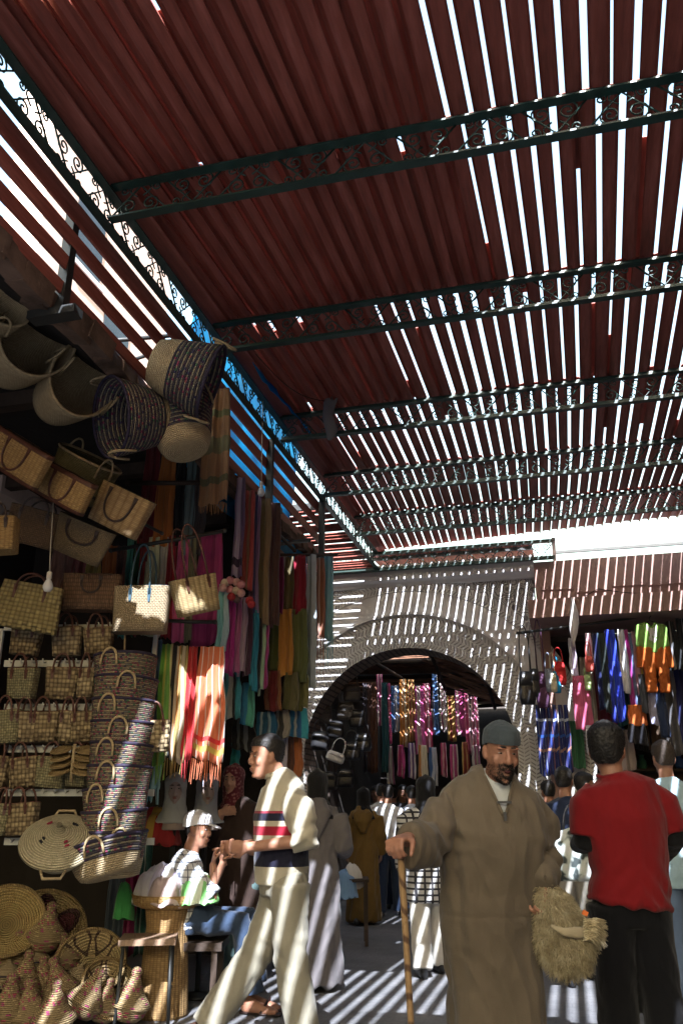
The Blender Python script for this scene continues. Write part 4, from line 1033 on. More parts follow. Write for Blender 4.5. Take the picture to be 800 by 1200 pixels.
# ================================================================== the covered passage behind the arch
ps = thing('covered_passage', 'dim covered souk passage seen through the arch', 'passage', (-2.1, 17, 0))
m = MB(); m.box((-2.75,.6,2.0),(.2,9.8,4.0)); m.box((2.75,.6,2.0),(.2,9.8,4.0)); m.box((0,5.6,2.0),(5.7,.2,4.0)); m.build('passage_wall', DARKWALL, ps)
m = MB(); y = -4.6; q = random.Random(9); mm = M_('passage_reed',(.20,.10,.06),.8,.5,4,.004,40)
while y < 5.4:
    gp = (.05 if q.random() < .8 else .012) if -4.1 < y < -1.4 else (.014 if q.random() < .25 else 0)
    m.box((0, y, 4.02+q.uniform(-.012,.012)), (5.5, .13-gp, .03), (q.uniform(-.03,.03), q.uniform(-.006,.006), q.uniform(-.01,.01))); y += .13
m.build('reed_roof', mm, ps)
m = MB()
for k in range(6): m.tube([(-2.7,-4+k*1.7,3.9),(0,-4+k*1.7,3.84),(2.7,-4+k*1.7,3.92)], .05, 8)
for k in range(4): m.tube([(-2.6+1.6*k,-4.4,3.72),(-1.9+1.3*k,3,3.78)], .035, 7)
m.build('roof_pole', WOODD, ps)
# ragged plank canopy inside, on the right, that catches sparks of light
pc_ = thing('plank_canopy', 'sagging canopy of old planks inside the arch on the right', 'canopy', (-.95, 13.3, 2.95))
m = MB(); q = random.Random(21)
for k in range(15): m.box((q.uniform(-.05,.05), -.75+k*.11, .35-.045*k*.5), (2.0+q.uniform(-.3,.3), .085, .025), (q.uniform(-.1,.1), R(22)+q.uniform(-.05,.05), q.uniform(-.05,.05)))
m.build('plank', mm, pc_)
m = MB()
for k in range(3): m.tube([(-.9+.8*k,-.8,.65-.33*k),(-.9+.8*k,.8,.3-.33*k)], .03, 7)
m.build('rafter', WOODD, pc_)

# strings of bright scarves hanging inside
hues = [((.62,.10,.32),(.7,.6,.55)),((.65,.28,.05),(.75,.7,.55)),((.7,.66,.6),(.35,.1,.2)),((.55,.07,.2),(.72,.45,.5)),((.25,.12,.4),(.7,.6,.65)),((.62,.4,.12),(.3,.06,.05)),((.10,.2,.45),(.6,.6,.65)),((.7,.45,.5),(.5,.05,.2))]
nms = ['magenta','orange','cream','crimson','violet','ochre','blue','rose']
q = random.Random(31); cnt = 0
GIN = 'bright scarves hanging inside the arch'
wd_ = ['first','second','third','fourth','fifth','sixth','seventh','eighth','ninth','tenth','eleventh','twelfth','thirteenth','fourteenth']
for j in range(13):
    k = (j*3 + (j//4)) % 8; a, b_ = hues[k]; x0 = 440 + j*9.2; top = 790 + 14*abs(sin(j*.9)) + (12 if j > 8 else 0); bot = 866 + q.uniform(-16,18)
    hanging('%s striped scarf, %s from the left in the lit upper row inside the arch' % (nms[k], wd_[j]), x0, x0+8.6, top, bot, 15.7+q.uniform(-.25,.25),
        [(0,a),(.22,b_),(.4,dk(a,.7)),(.62,b_),(.78,a)], 0.0, q.uniform(-35,35), folds=1.7, amp=.05, group=GIN)
for j in range(9):
    k = (j*5+2) % 8; a, b_ = hues[k]; x0 = 452 + j*12.5
    hanging('%s scarf, %s from the left in the lower row inside the arch' % (nms[k], wd_[j]), x0, x0+9, 872+q.uniform(-4,4), 915+q.uniform(-8,8), 15.3,
        [(0,a),(.3,b_),(.55,dk(a,.7)),(.75,b_)], 0.0, q.uniform(-35,35), folds=1.7, amp=.05, group=GIN)
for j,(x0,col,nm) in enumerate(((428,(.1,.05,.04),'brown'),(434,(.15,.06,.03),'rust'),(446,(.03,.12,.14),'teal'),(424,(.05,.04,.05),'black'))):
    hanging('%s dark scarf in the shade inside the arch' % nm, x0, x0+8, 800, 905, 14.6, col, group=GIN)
# dark bags hung on the left inside the arch
def sling(label, px, py, d, w, h, mat, strap=.22, group=None, rz=0, cat='handbag', name='sling_bag', lean=0):
    t = thing(name, label, cat, at(px,py,d=d), rotview(0,lean,rz), group)
    m = MB(); cup(m, [(-h/2,.002,.002),(-h/2+.004,w*.42,.04),(-h*.3,w*.5,.055),(h*.2,w*.48,.05),(h/2-.01,w*.4,.03),(h/2,.002,.002)], 22, 3.2); m.build('body', mat, t)
    m = MB(); m.tube(arc_pts(-w*.33,w*.33,strap,0,h*.42,12,p=.55), .008, 6); m.build('strap', mat, t)
    m = MB(); cup(m, [(h*.05,.001,.001),(h*.05,w*.46,.058),(h*.46,w*.40,.045),(h*.50,.001,.001)], 22, 3.2); m.build('flap', mat, t)
    return t
BLK = M_('black_leather',(.016,.016,.018),.35,.4,8,.002,90,0,.5); GREYL = M_('grey_leather',(.09,.085,.085),.45,.3); WHT = M_('white_leather',(.6,.6,.62),.4,.15)
GB = 'handbags hung just inside the arch on the left'
sling('white handbag catching the light inside the arch on the left', 393, 887, 11.9, .26, .14, WHT, .2, GB, lean=20)
for j,(px,py,mt,nm) in enumerate(((405,833,GREYL,'grey handbag hung above the white one inside the arch'),(412,812,GREYL,'small grey handbag highest inside the arch'),(418,842,BLK,'black handbag beside the grey one inside the arch'),(375,868,BLK,'black handbag left of the white one'),(412,880,BLK,'black handbag right of the white one'),(385,915,BLK,'black handbag below the white one'),(404,912,BLK,'black handbag lowest inside the arch'),(425,870,BLK,'black handbag deepest inside the arch'),(393,855,BLK,'black handbag just above the white one'),(379,838,GREYL,'flat grey pouch close to the arch jamb'))):
    sling(nm, px, py, 12.6 if j != 3 else 12.1, .26, .26, mt, .18, GB)
sc_ = thing('goods_stand', 'dark wooden stall stand loaded with bags inside the arch on the left', 'stand', (-4.0, 13.1, 0))
for z in (.4,.85,1.3): MB().box((0,0,z),(1.0,.6,.03)).build('shelf', WOODD, sc_)
for sx in (-1,1): MB().box((sx*.48,0,1.1),(.04,.55,2.2)).build('side_panel', WOODD, sc_)
q = random.Random(8)
heap('folded_cloth', 'pale blue plastic wrapped goods at the foot of the arch left of the brown robe', cloth('pale_blue_goods',(.2,.36,.6)), at(402,1040,d=9.6), .16,.14,.16, 3.3)
heap('folded_cloth', 'white wrapped goods piled beside the pale blue ones', cloth('white_goods',(.6,.58,.55)), at(413,1028,d=9.7), .12,.12,.13, 5.3)
ct = thing('low_table', 'low draped table of goods beside the arch jamb', 'table', view((404-400)*9.7/1010, 9.75), PSI)
MB().box((0,0,.62),(.5,.45,.03)).build('tabletop', WOODD, ct)
for sx in (-1,1):
    for sy in (-1,1): MB().box((sx*.22,sy*.19,.303),(.035,.035,.605)).build('leg', WOODD, ct)

# ================================================================== clothes stall on the right
GR = 'clothes and bags hung along the right stall front'
pole('long dark rail along the right stall front from which clothes hang', at(606,742,d=10.55), at(830,712,d=10.6), .018)
DKP = M_('dark_purple_cloth',(.07,.03,.07),.8,.4)
for px, py, w_, h_, st, mt, nm in ((617,806,.20,.42,.62,BLK,'long black tasselled bag at the left end of the right stall'),(626,800,.14,.36,.5,BLK,'narrow black bag second on the right stall rail'),(635,808,.15,.46,.7,DKP,'dark purple sling bag on a long strap'),
        (655,789,.16,.30,.2,M_('red_felt',(.5,.03,.03),.8,.3),'red pouch bag hung on a red strap'),(643,797,.11,.30,.22,M_('grey_blue_felt',(.22,.25,.32),.8,.3),'grey blue pouch left of the cream one'),(648,800,.08,.24,.28,M_('cream_felt',(.6,.55,.4),.8,.2),'slim cream pouch among the small bags'),(652,799,.09,.28,.2,M_('azure_felt',(.03,.25,.5),.8,.3),'azure pouch right of the cream one'),
        (690,778,.10,.2,.2,M_('coral_felt',(.6,.12,.1),.8,.2),'small coral pouch beside the white tube cloth'),(688,800,.09,.2,.1,M_('lime_felt',(.4,.55,.25),.8,.2),'small lime pouch under the coral one')):
    sling(nm, px, py, 10.5 + (px % 3)*.03, w_, h_, mt, st, GR, cat='bag')
# white hanging paper-like cloth
m = MB(); vs = []; N = 14
prof = [(0,.005),(.1,.03),(.3,.06),(.5,.07),(.7,.055),(.9,.02),(1,.005)]
m.loft([(.02*sin(k*.8), .01*k, -.62*pz) for k,(pz,_) in enumerate(prof)], [(r_, .012) for _, r_ in prof], hint=(1,.3,0), seg=12)
tag(m.build('hanging_cloth', cloth('white_sheet',(.62,.60,.60)), None, at(669,700,d=10.2), (0,0,PSI)), 'white pointed cloth hanging against the pink wall', 'cloth', GR)
WH, NVY, CBL, MAG, YEL = (.62,.62,.66),(.015,.02,.09),(.02,.04,.50),(.5,.05,.38),(.6,.45,.1)
for lab, a, b_, c_, e_, cols in (
    ('white and mauve tube cloth left of the pink dress', 664, 673, 748, 800, [(0,WH),(.5,(.45,.38,.5))]),
    ('pink dress hung long beside the small bags', 668, 690, 792, 856, [(0,(.42,.08,.16)),(.3,(.5,.1,.2)),(.5,(.38,.07,.15)),(.7,(.5,.1,.2))]),
    ('pale pink shirt above the pink dress', 684, 692, 742, 775, [(0,(.6,.4,.45))]),
    ('dark navy scarf left of the cobalt ones', 692, 702, 742, 830, [(0,NVY),(.6,(.03,.06,.1))]),
    ('black scarf between the navy and cobalt ones', 700, 709, 742, 835, [(0,(.02,.03,.03))]),
    ('long cobalt blue scarf with a bright fold', 706, 720, 738, 846, [(0,CBL),(.4,(.1,.2,.1)),(.5,CBL),(.8,(.04,.08,.6))]),
    ('second cobalt blue scarf, shorter', 716, 726, 775, 840, [(0,(.02,.05,.55)),(.6,CBL)]),
    ('white scarf left of the magenta one', 721, 731, 738, 812, [(0,WH),(.7,(.4,.42,.5))]),
    ('magenta scarf among the pastel ones', 729, 736, 738, 828, [(0,MAG),(.5,(.4,.04,.3))]),
    ('slate blue scarf among the pastel ones', 734, 741, 742, 830, [(0,(.15,.22,.4)),(.5,(.08,.12,.2))]),
    ('pale rose scarf among the pastel ones', 738, 745, 740, 812, [(0,(.6,.35,.42))]),
    ('yellow and grey scarf beside the green top', 743, 750, 742, 820, [(0,YEL),(.5,(.2,.2,.24))]),
    ('charcoal scarf behind the orange trousers', 746, 756, 790, 835, [(0,(.08,.09,.11))]),
    ('black trousers with a pale stripe, left of two at the right end', 777, 790, 728, 785, [(0,(.03,.035,.04)),(.35,(.4,.4,.42)),(.45,(.03,.035,.04))]),
    ('black trousers at the right end of the stall rail', 789, 803, 724, 786, [(0,(.03,.035,.04)),(.6,(.3,.3,.32)),(.66,(.03,.035,.04))]),
    ('orange shorts below the pastel scarves', 733, 756, 826, 850, [(0,(.55,.14,.02)),(.5,(.5,.12,.02))]),
    ('black cloth below the orange shorts', 733, 756, 848, 872, [(0,(.015,.015,.02))]),
    ('lavender shorts under the orange trousers', 757, 773, 812, 850, [(0,(.4,.4,.55)),(.5,(.35,.35,.5))]),
    ('navy jeans behind the lavender shorts', 765, 778, 800, 864, [(0,(.03,.05,.12))]),
    ('white folded shirt hanging behind the man in red', 685, 692, 850, 885, [(0,(.5,.52,.6))])):
    hanging(lab, a, b_, c_, e_, 10.45 + (hash(lab) % 7)*0 + (a % 5)*.03, cols, folds=1.4, amp=.03, group=GR, cat='garment', name='hanging_garment')
for j in range(6):
    a = 626 + j*6.6; hanging('navy bead necklaces hanging in a curtain, %s strand from the left' % wd_[j], a, a+6.2, 826, 908, 10.7, [(0,(.015,.025,.16)),(.25,(.02,.05,.3)),(.4,(.25,.3,.45)),(.48,(.015,.025,.16)),(.75,(.3,.12,.1)),(.8,(.015,.025,.16))], folds=2, amp=.03, group='strands of navy beads', cat='necklaces', name='bead_strand',
        weft=[(.2,.24,(.4,.45,.6)),(.43,.47,(.02,.1,.45)),(.63,.67,(.35,.2,.15))])
# child's outfit
for j, (lab, a, b_, c_, e_, col) in enumerate((
    ('dim maroon dress in the second layer behind the cobalt scarves', 690, 712, 756, 868, (.16,.03,.05)), ('dull teal shirt in the second layer behind the pastel scarves', 712, 734, 752, 850, (.05,.16,.17)),
    ('brown djellaba in the second layer behind the child outfit', 744, 768, 752, 880, (.12,.08,.05)), ('grey trousers in the second layer right of the brown djellaba', 766, 786, 760, 886, (.15,.15,.16)),
    ('indigo shirt in the second layer below the black trousers', 780, 806, 775, 872, (.04,.05,.18)), ('rust blouse in the second layer at the far right', 792, 815, 800, 880, (.3,.1,.05)),
    ('green scarf folded over the second rail behind the bead strands', 664, 682, 845, 900, (.06,.2,.1)), ('cream shirt in the second layer behind the pink dress', 676, 694, 770, 880, (.4,.37,.3)),
    ('black abaya in the second layer between teal and brown', 730, 748, 752, 880, (.015,.015,.018)), ('violet scarf low in the second layer', 700, 716, 850, 905, (.2,.08,.3)), ('striped towel low in the second layer', 718, 740, 855, 905, (.35,.3,.3)))):
    hanging(lab, a, b_, c_, e_, 11.0 + .04*(j % 3), [(0,col),(.5,dk(col,.7)),(.7,dk(col,1.2))], folds=1.6, amp=.035, group=GR, cat='garment', name='hanging_garment')
# shelves of trinkets at the back
sh = thing('trinket_shelf', 'dark shelves of small wares behind the hanging clothes', 'shelf', (3.0, 12.75, 0))
for z in (.5,.95,1.4,1.85,2.3): MB().box((-.4,0,z),(5.2,.4,.03)).build('shelf_board', WOODD, sh)
MB().box((-.4,.19,1.4),(5.2,.02,2.2)).build('back_board', WOODD, sh)
q = random.Random(77); TR = [M_('ware_%s' % n, c, .5, .3) for n, c in (('blue',(.05,.12,.35)),('white',(.5,.5,.48)),('red',(.4,.05,.04)),('green',(.06,.2,.12)),('brass',(.4,.28,.1)),('black',(.03,.03,.03)))]
cols_ = ['blue','white','red','green','brass','black']
jar = {}
for z in (1.4,1.85,2.3):
    x = .15
    while x < 3.2:
        k = q.randrange(6); lab = '%s ware standing on the dark shelves behind the clothes' % cols_[k]
        if k not in jar:
            m = MB(); m.lathe([(.001,0),(.05,0),(.065,.04),(.06,.10),(.035,.14),(.03,.17),(.042,.19),(.001,.19)], 14)
            jar[k] = tag(m.build('jar', TR[k], None, (x,12.68,z+.017)), lab, 'jar', 'small wares on the stall shelves')
        else: dup(jar[k], (x,12.68,z+.017), q.uniform(0,6), lab)
        x += q.uniform(.14,.26)
tt = thing('goods_table', 'low stall counter under the hanging clothes', 'counter', (2.0, 11.0, 0))
MB().box((0,0,.72),(3.6,.6,.05)).build('counter_top', WOODD, tt); MB().box((0,-.27,.345),(3.5,.03,.69)).build('front_panel', WOODD, tt); MB().box((0,.27,.345),(3.5,.03,.69)).build('rear_panel', WOODD, tt)
# ================================================================== people
SKIN = {}
def skin(name, col):
    t = NT(name); c = t.coords('Object'); n = t.noise(c, 18, 4); n2 = t.noise(c, 160, 2)
    k = t.mix(t.maprange(n,.35,.65,0,1), dk(col,.82), tuple(min(1,x*1.08) for x in col))
    t.bump(n2, .0012); t.put(.06, t.b.inputs['Subsurface Weight']); t.put((.02,.008,.004), t.b.inputs['Subsurface Radius'])
    return t.out(k, .5, spec=.4)
SK1 = skin('skin_weathered', (.30,.145,.09)); SK2 = skin('skin_tan', (.31,.155,.098)); SK3 = skin('skin_olive', (.38,.215,.15)); SKD = skin('skin_dark', (.2,.1,.065))
HAIR = M_('black_hair', (.012,.010,.009), .5, .4, 60, .004, 200, 0, .4, (1,1,.3)); LIPS = M_('lips', (.30,.125,.095), .5, .2); EYEW = M_('eye_white', (.30,.27,.25), .3, .1, bump=0); EYEB = M_('eye_dark', (.02,.012,.01), .2, .1, bump=0)
MOUTH = M_('mouth_dark', (.05,.012,.012), .6, .2)
def remesh(mb, vox, name, mats, parent, smooth=2, fold=None, cut=None, solid=0):
    me = bpy.data.meshes.new(name); me.from_pydata([tuple(v) for v in mb.v], [], mb.f); me.update()
    o = bpy.data.objects.new(name, me); COL.objects.link(o)
    r = o.modifiers.new('r','REMESH'); r.mode = 'VOXEL'; r.voxel_size = vox; r.adaptivity = 0
    if smooth: s_ = o.modifiers.new('s','SMOOTH'); s_.factor = .5; s_.iterations = smooth
    dg = bpy.context.evaluated_depsgraph_get(); ev = o.evaluated_get(dg)
    nm = bpy.data.meshes.new_from_object(ev); bpy.data.objects.remove(o); bpy.data.meshes.remove(me)
    if fold:
        nrm = [v.normal.copy() for v in nm.vertices]
        for v, n_ in zip(nm.vertices, nrm): v.co = v.co + n_ * fold(v.co, n_)
    if cut:
        import bmesh
        b = bmesh.new(); b.from_mesh(nm); dl = [f for f in b.faces if cut(f.calc_center_median())]
        bmesh.ops.delete(b, geom=dl, context='FACES')
        bs = [(v, [e.other_vert(v) for e in v.link_edges if e.is_boundary]) for v in b.verts if v.is_boundary]
        for _ in range(7):
            new = [(v, (v.co + sum((o_.co for o_ in nb), V((0,0,0)))/len(nb))*.5) for v, nb in bs if nb]
            for v, c_ in new: v.co = c_
        b.to_mesh(nm); b.free()
    nm.polygons.foreach_set('use_smooth', [True]*len(nm.polygons))
    if not isinstance(mats,(list,tuple)): mats = [mats]
    nm.materials.clear()
    for m in mats: nm.materials.append(m)
    nm.name = name; nm.update(); ob = bpy.data.objects.new(name, nm); COL.objects.link(ob); ob.parent = parent
    return ob
def folds(amp=.008, fx=8, fz=2.2, seed=0.0, low=None, grow=None):
    """soft drapes plus sharper creases"""
    def f(p, n):
        w_ = NZ.noise(p*3.1 + V((seed,0,0)))*.10
        a = NZ.noise(V((p.x*fx+seed+w_*4, p.y*fx, p.z*fz+seed+w_*3))); b = NZ.noise(V((p.x*fx*2.3+p.z*5, p.y*fx*2.3-seed, p.z*fz*2.4+w_*8)))
        c = NZ.noise(V((p.x*fx*1.2-p.z*7+seed, p.y*fx*1.5, p.z*fz*3.2+p.x*6)))
        r = (1-2.2*abs(a))*.55 + (1-2.6*abs(b))*.42 + (1-3*abs(c))*.30*max(0, NZ.noise(p*4+V((seed,seed,1)))*2)
        return amp*r
    return f
def strands(hs, name, mat, parent, pick, n, L, wd, down=.5, seed=1, out=.6):
    """short hairs rooted on the faces of a mesh where pick(p) allows"""
    q = random.Random(seed); fl = [f for f in hs.data.polygons]; m = MB(); tries = 0; got = 0
    cand = [(f.center.copy(), f.normal.copy(), pick(f.center)) for f in fl]; cand = [c for c in cand if c[2] > 0]
    if not cand: return None
    while got < n and tries < n*6:
        tries += 1; p, nn, k = q.choice(cand)
        if q.random() > k: continue
        got += 1
        j = V((q.uniform(-1,1),q.uniform(-1,1),q.uniform(-1,1)))
        p = p + j*.004; p = p - nn*nn.dot(j)*.004; d = (nn*out + V((0,0,-down)) + j*.45).normalized(); l = L*q.uniform(.6,1.2)
        s_ = d.cross(j).normalized()*wd; s2 = d.cross(s_)*.8
        p0 = p - nn*.001; p1 = p + d*l
        m.add([p0+s_, p0-s_*.5+s2, p0-s_*.5-s2, p1], [(0,1,3),(1,2,3),(2,0,3)], None, 0, True)
    return m.build(name, mat, parent)
HEADP = [(-.118,.020,.018,-.062),(-.108,.034,.030,-.055),(-.090,.046,.050,-.040),(-.065,.056,.066,-.022),(-.035,.065,.080,-.010),(0,.070,.089,.002),(.03,.073,.095,.008),(.06,.073,.096,.010),(.088,.064,.084,.012),(.108,.046,.062,.014),(.120,.018,.024,.014)]
def head_mb(mb, M, scale=1.0, open_mouth=0.0, nose=1.0):
    S = M @ Matrix.Scale(scale, 4)
    mb.loft([(0,cy,z) for z,_,_,cy in HEADP], [(rx,ry) for _,rx,ry,_ in HEADP], hint=(1,0,0), seg=24, M=S)
    mb.loft([(0,-.080,.022),(0,-.090,.002),(0,-.101*nose,-.022),(0,-.100*nose,-.034),(0,-.086,-.044)], [(.009,.010),(.009,.011),(.012,.012),(.015,.010),(.010,.006)], hint=(1,0,0), seg=12, M=S)
    for s_ in (-1,1):
        mb.ball((s_*.030,-.081,.026), (.026,.011,.008), 12, M=S)
        mb.ball((s_*.038,-.058,-.030), (.024,.017,.026), 12, M=S)
        mb.ball((s_*.012,-.092,-.036), (.007,.008,.007), 8, M=S)
        mb.ball((s_*.076,.016,-.004), (.009,.018,.031), 12, M=S)
        mb.ball((s_*.072,.006,-.025), (.010,.014,.016), 10, M=S)
    o = open_mouth
    mb.ball((0,-.086,-.064+o*.2), (.023,.012,.007), 12, M=S); mb.ball((0,-.082,-.078-o), (.019,.012,.008), 12, M=S)
    mb.ball((0,-.072,-.105-o), (.020,.016,.014), 12, M=S)
def face_parts(M, scale, parent, hair=None, brows=True, eye_open=.6, beard=None, mouth=0.0, lips=None):
    S = M @ Matrix.Scale(scale, 4)
    for s_ in (-1,1):
        m = MB(); m.ball((s_*.030,-.0735,.004), (.012,.0095,.0055*eye_open+.0015), 12, M=S); e = m.build('eye', EYEW, parent)
        m = MB(); m.ball((s_*.030,-.0815,.0036), (.0056,.0030,.0042), 10, M=S); m.build('iris', EYEB, e)
        if brows:
            m = MB(); m.loft([(s_*.012,-.091,.029),(s_*.028,-.0905,.032),(s_*.049,-.076,.0255)], [(.003,.003),(.0042,.003),(.002,.002)], hint=(0,0,1), seg=8, M=S); m.build('eyebrow', HAIR, parent)
    if mouth:
        m = MB(); m.ball((0,-.0925,-.072), (.016,.008,.006+mouth), 12, M=S); m.build('open_mouth', MOUTH, parent)
    if lips:
        m = MB(); m.ball((0,-.0905,-.064), (.020,.010,.005), 12, M=S); m.ball((0,-.089,-.0735), (.017,.010,.006), 12, M=S); m.build('lips', LIPS, parent)
    if beard:
        Si = S.inverted()
        def pk(p):
            q_ = Si @ p
            if q_.y > .02 or q_.z > -.040 or q_.z < -.15: return 0
            if abs(q_.x) < .018 and -.080 < q_.z < -.066: return 0
            if abs(q_.x) < .036 and q_.y < -.045: return 1.0
            if q_.z < -.045 - .4*(.07-abs(q_.x)): return .16
            return 0
        strands(beard[0], 'beard', beard[1], parent, pk, 2600, .009, .0011, .7, 5)
def hair_cap(M, scale, parent, mat, low=-.04, front=.055, k=1.06, name='hair', rough=.003, thick=0, strand=0):
    """short hair: the skull shell above a line that runs from the forehead to the nape"""
    S = M @ Matrix.Scale(scale, 4); m = MB()
    m.loft([(0,cy+.001,z+(.007 if z > .08 else 0)) for z,_,_,cy in HEADP[3:]]+[(0,.014,.136+thick)], [(rx*k+thick+.001+(.004 if z > .08 else 0),ry*k+thick+.001+(.006 if z > .08 else 0)) for z,rx,ry,_ in HEADP[3:-1]]+[(.036+thick,.050+thick)]+[(.012,.014)], hint=(1,0,0), seg=24, M=S)
    Si = S.inverted()
    def cut(p):
        q = Si @ p; line = front if q.y < -.035 else (front + (low-front)*min(1,(q.y+.035)/.10) if q.y < .065 else low)
        if abs(q.x) > .055 and -.035 < q.y < .03: line = max(line, -.0 + .02)
        return q.z < line
    o = remesh(m, .0055, name, mat, parent, 2, (lambda p,n: rough*NZ.noise(p*120)) if rough else None, cut)
    if name == 'hair' and strand:
        strands(o, 'hair_strands', mat, o, lambda p: 1.0, strand, .008, .0013, .6, 3, .25)
    return o
def hand_mb(mb, wr, d, n, curl=.5, side=1, s=1.0, spread=.0, thumb=.6):
    d = V(d).normalized(); n = V(n); n = (n - d*n.dot(d)).normalized(); w = d.cross(n)*side; wr = V(wr)
    mb.loft([wr-d*.03*s, wr+d*.01*s, wr+d*.05*s, wr+d*.092*s], [(.026*s,.019*s),(.032*s,.017*s),(.041*s,.016*s),(.040*s,.012*s)], hint=w, seg=14)
    for off, L in ((-.030,.072),(-.010,.082),(.010,.078),(.029,.060)):
        p = wr + d*.082*s + w*off*s; pts = [p]; a = .15*curl; seg = [.45,.32,.25]
        for k in range(3):
            a += curl*(.75 if k == 0 else .8); dd = d*cos(a) + n*sin(a) + w*(off*spread*8); pts.append(pts[-1] + dd*(L*seg[k]*s))
        mb.loft(pts, [.0095*s,.0090*s,.0082*s,.0065*s], hint=w, seg=8)
    p = wr + d*.025*s - w*.026*s; t1 = (d*.65 - w*.7 + n*thumb*.5).normalized(); t2 = (d*.9 - w*.15 + n*thumb).normalized()
    mb.loft([p, p+t1*.038*s, p+t1*.038*s+t2*.03*s, p+t1*.038*s+t2*.056*s], [.014*s,.0115*s,.010*s,.007*s], hint=n, seg=8)
def shoe_mb(mb, an, d, s=1.0, h=.0, bare=False):
    an = V(an); d = V((d[0],d[1],0)).normalized(); b = V((an.x, an.y, h))
    mb.loft([b - d*.075*s + UZ*.035, b - d*.05*s+UZ*.045, b+UZ*.05, b+d*.07*s+UZ*.038, b+d*.14*s+UZ*.028, b+d*.185*s+UZ*.022], [(.025*s,.028),(.034*s,.044),(.037*s,.048),(.042*s,.036),(.044*s,.026),(.028*s,.016)], hint=d.cross(UZ), seg=14)
def headM(c, yaw=0, pitch=0, roll=0):
    """yaw turns the face: 0 faces local -y (the viewer), +90 to image right; pitch>0 looks down"""
    return Matrix.Translation(V(c)) @ Matrix.Rotation(R(yaw),4,'Z') @ Matrix.Rotation(R(pitch),4,'X') @ Matrix.Rotation(R(roll),4,'Y')

def body_mb(J, fem=False, hs=1.0):
    """continuous body from joints"""
    mb = MB(); ax = (J['shR']-J['shL']); ax = ax.normalized() if ax.length > .05 else V((1,0,0))
    k = .9 if fem else 1.0
    mb.loft([J['hips']-UZ*.06, J['hips'], J['waist'], J['chest'], J['top']-UZ*.03, J['neck']], [(.12*k,.10),(.155*k,.105),(.13*k,.095),(.16*k,.105),(.125*k,.075),(.055,.055)], hint=ax, seg=20)
    mb.loft([J['neck']-UZ*.04, J['neck']+(J['head']-J['neck'])*.35, J['head']-UZ*.03+ (J['head']-J['neck'])*.0], [(.062,.062),(.055,.056),(.052,.055)], hint=ax, seg=16)
    for s_ in 'LR':
        sh, el = J['sh'+s_], J['el'+s_]; mb.loft([sh*.5+J['chest']*.5, sh*.8+J['chest']*.2-UZ*.02, sh+(el-sh).normalized()*.06-UZ*.012, sh*.5+el*.5, el, J['wr'+s_]], [.04,.044,.047*k,.045*k,.040*k,.027], seg=14)
        mb.loft([J['hip'+s_]+UZ*.03, J['hip'+s_]*.6+J['kn'+s_]*.4, J['kn'+s_], J['kn'+s_]*.6+J['an'+s_]*.4, J['an'+s_]], [.085*k,.075*k,.055,.056,.038], hint=ax, seg=16)
        shoe_mb(mb, J['an'+s_], J.get('toe'+s_, (0,-1,0)), 1.0, J.get('fh'+s_, 0))
    return mb
def arm_sleeve(mb, J, s_, r, upto=1.0, cuff=None):
    sh, el, wr = J['sh'+s_], J['el'+s_], J['wr'+s_]
    s0 = sh + (el-sh).normalized()*(r[0]*.75); inn = sh*.55 + J['chest']*.2 + J['top']*.25 - UZ*.03
    pts = [inn, sh*.7+s0*.3-UZ*.012 + (J['top']-sh)*.10, s0, sh*.5+el*.5, el]; rr_ = [r[0]*.62, r[0]*.80, r[0], (r[0]+r[1])/2, r[1]]
    if upto > 1: pts += [el*.5+wr*.5, el+(wr-el)*(upto-1)]; rr_ += [(r[1]+r[2])/2, r[2]]
    else: pts = pts[:3] + [s0+(sh+(el-sh)*upto-s0)*.5, sh+(el-sh)*upto]
    mb.loft(pts, rr_, seg=18)
def shirt_mb(J, ease=.02, hem=-.08, k=1.0, sleeves=2.0, sr=(.075,.06,.045), both='LR', flare=1.0):
    mb = MB(); ax = (J['shR']-J['shL']); ax = ax.normalized() if ax.length > .05 else V((1,0,0))
    dn = (J['hips']-J['waist']).normalized()
    mb.loft([J['hips']+dn*(-hem), J['hips'], J['waist'], J['chest'], J['top'], J['top']*.45+J['neck']*.55+UZ*.008, J['neck']+UZ*.02], [((.165*k+ease)*flare,(.12+ease)*flare),(.165*k+ease,.118+ease),(.15*k+ease,.11+ease),(.175*k+ease,.12+ease),(.175*k+ease*.6,.095+ease*.5),(.115,.08),(.066,.068)], hint=ax, seg=24)
    for s_ in both: arm_sleeve(mb, J, s_, sr, sleeves)
    return mb
def trousers_mb(J, ease=.02, legs=(.1,.078,.07), cuff=.03, k=1.0):
    mb = MB(); ax = (J['shR']-J['shL']); ax = ax.normalized() if ax.length > .05 else V((1,0,0))
    mb.loft([J['waist']*.35+J['hips']*.65, J['hips'], J['hips']-UZ*.08], [(.15*k+ease,.105+ease),(.168*k+ease,.12+ease),(.14*k+ease,.11+ease)], hint=ax, seg=20)
    for s_ in 'LR':
        a, b_, c_ = J['hip'+s_], J['kn'+s_], J['an'+s_]; e = c_ + (c_-b_).normalized()*(.08-cuff-.04)
        mb.loft([a+UZ*.05, a*.6+b_*.4, b_, b_*.55+c_*.45, e], [legs[0]+.005, legs[0]*.9, legs[1], (legs[1]+legs[2])/2, legs[2]], hint=ax, seg=18)
    return mb
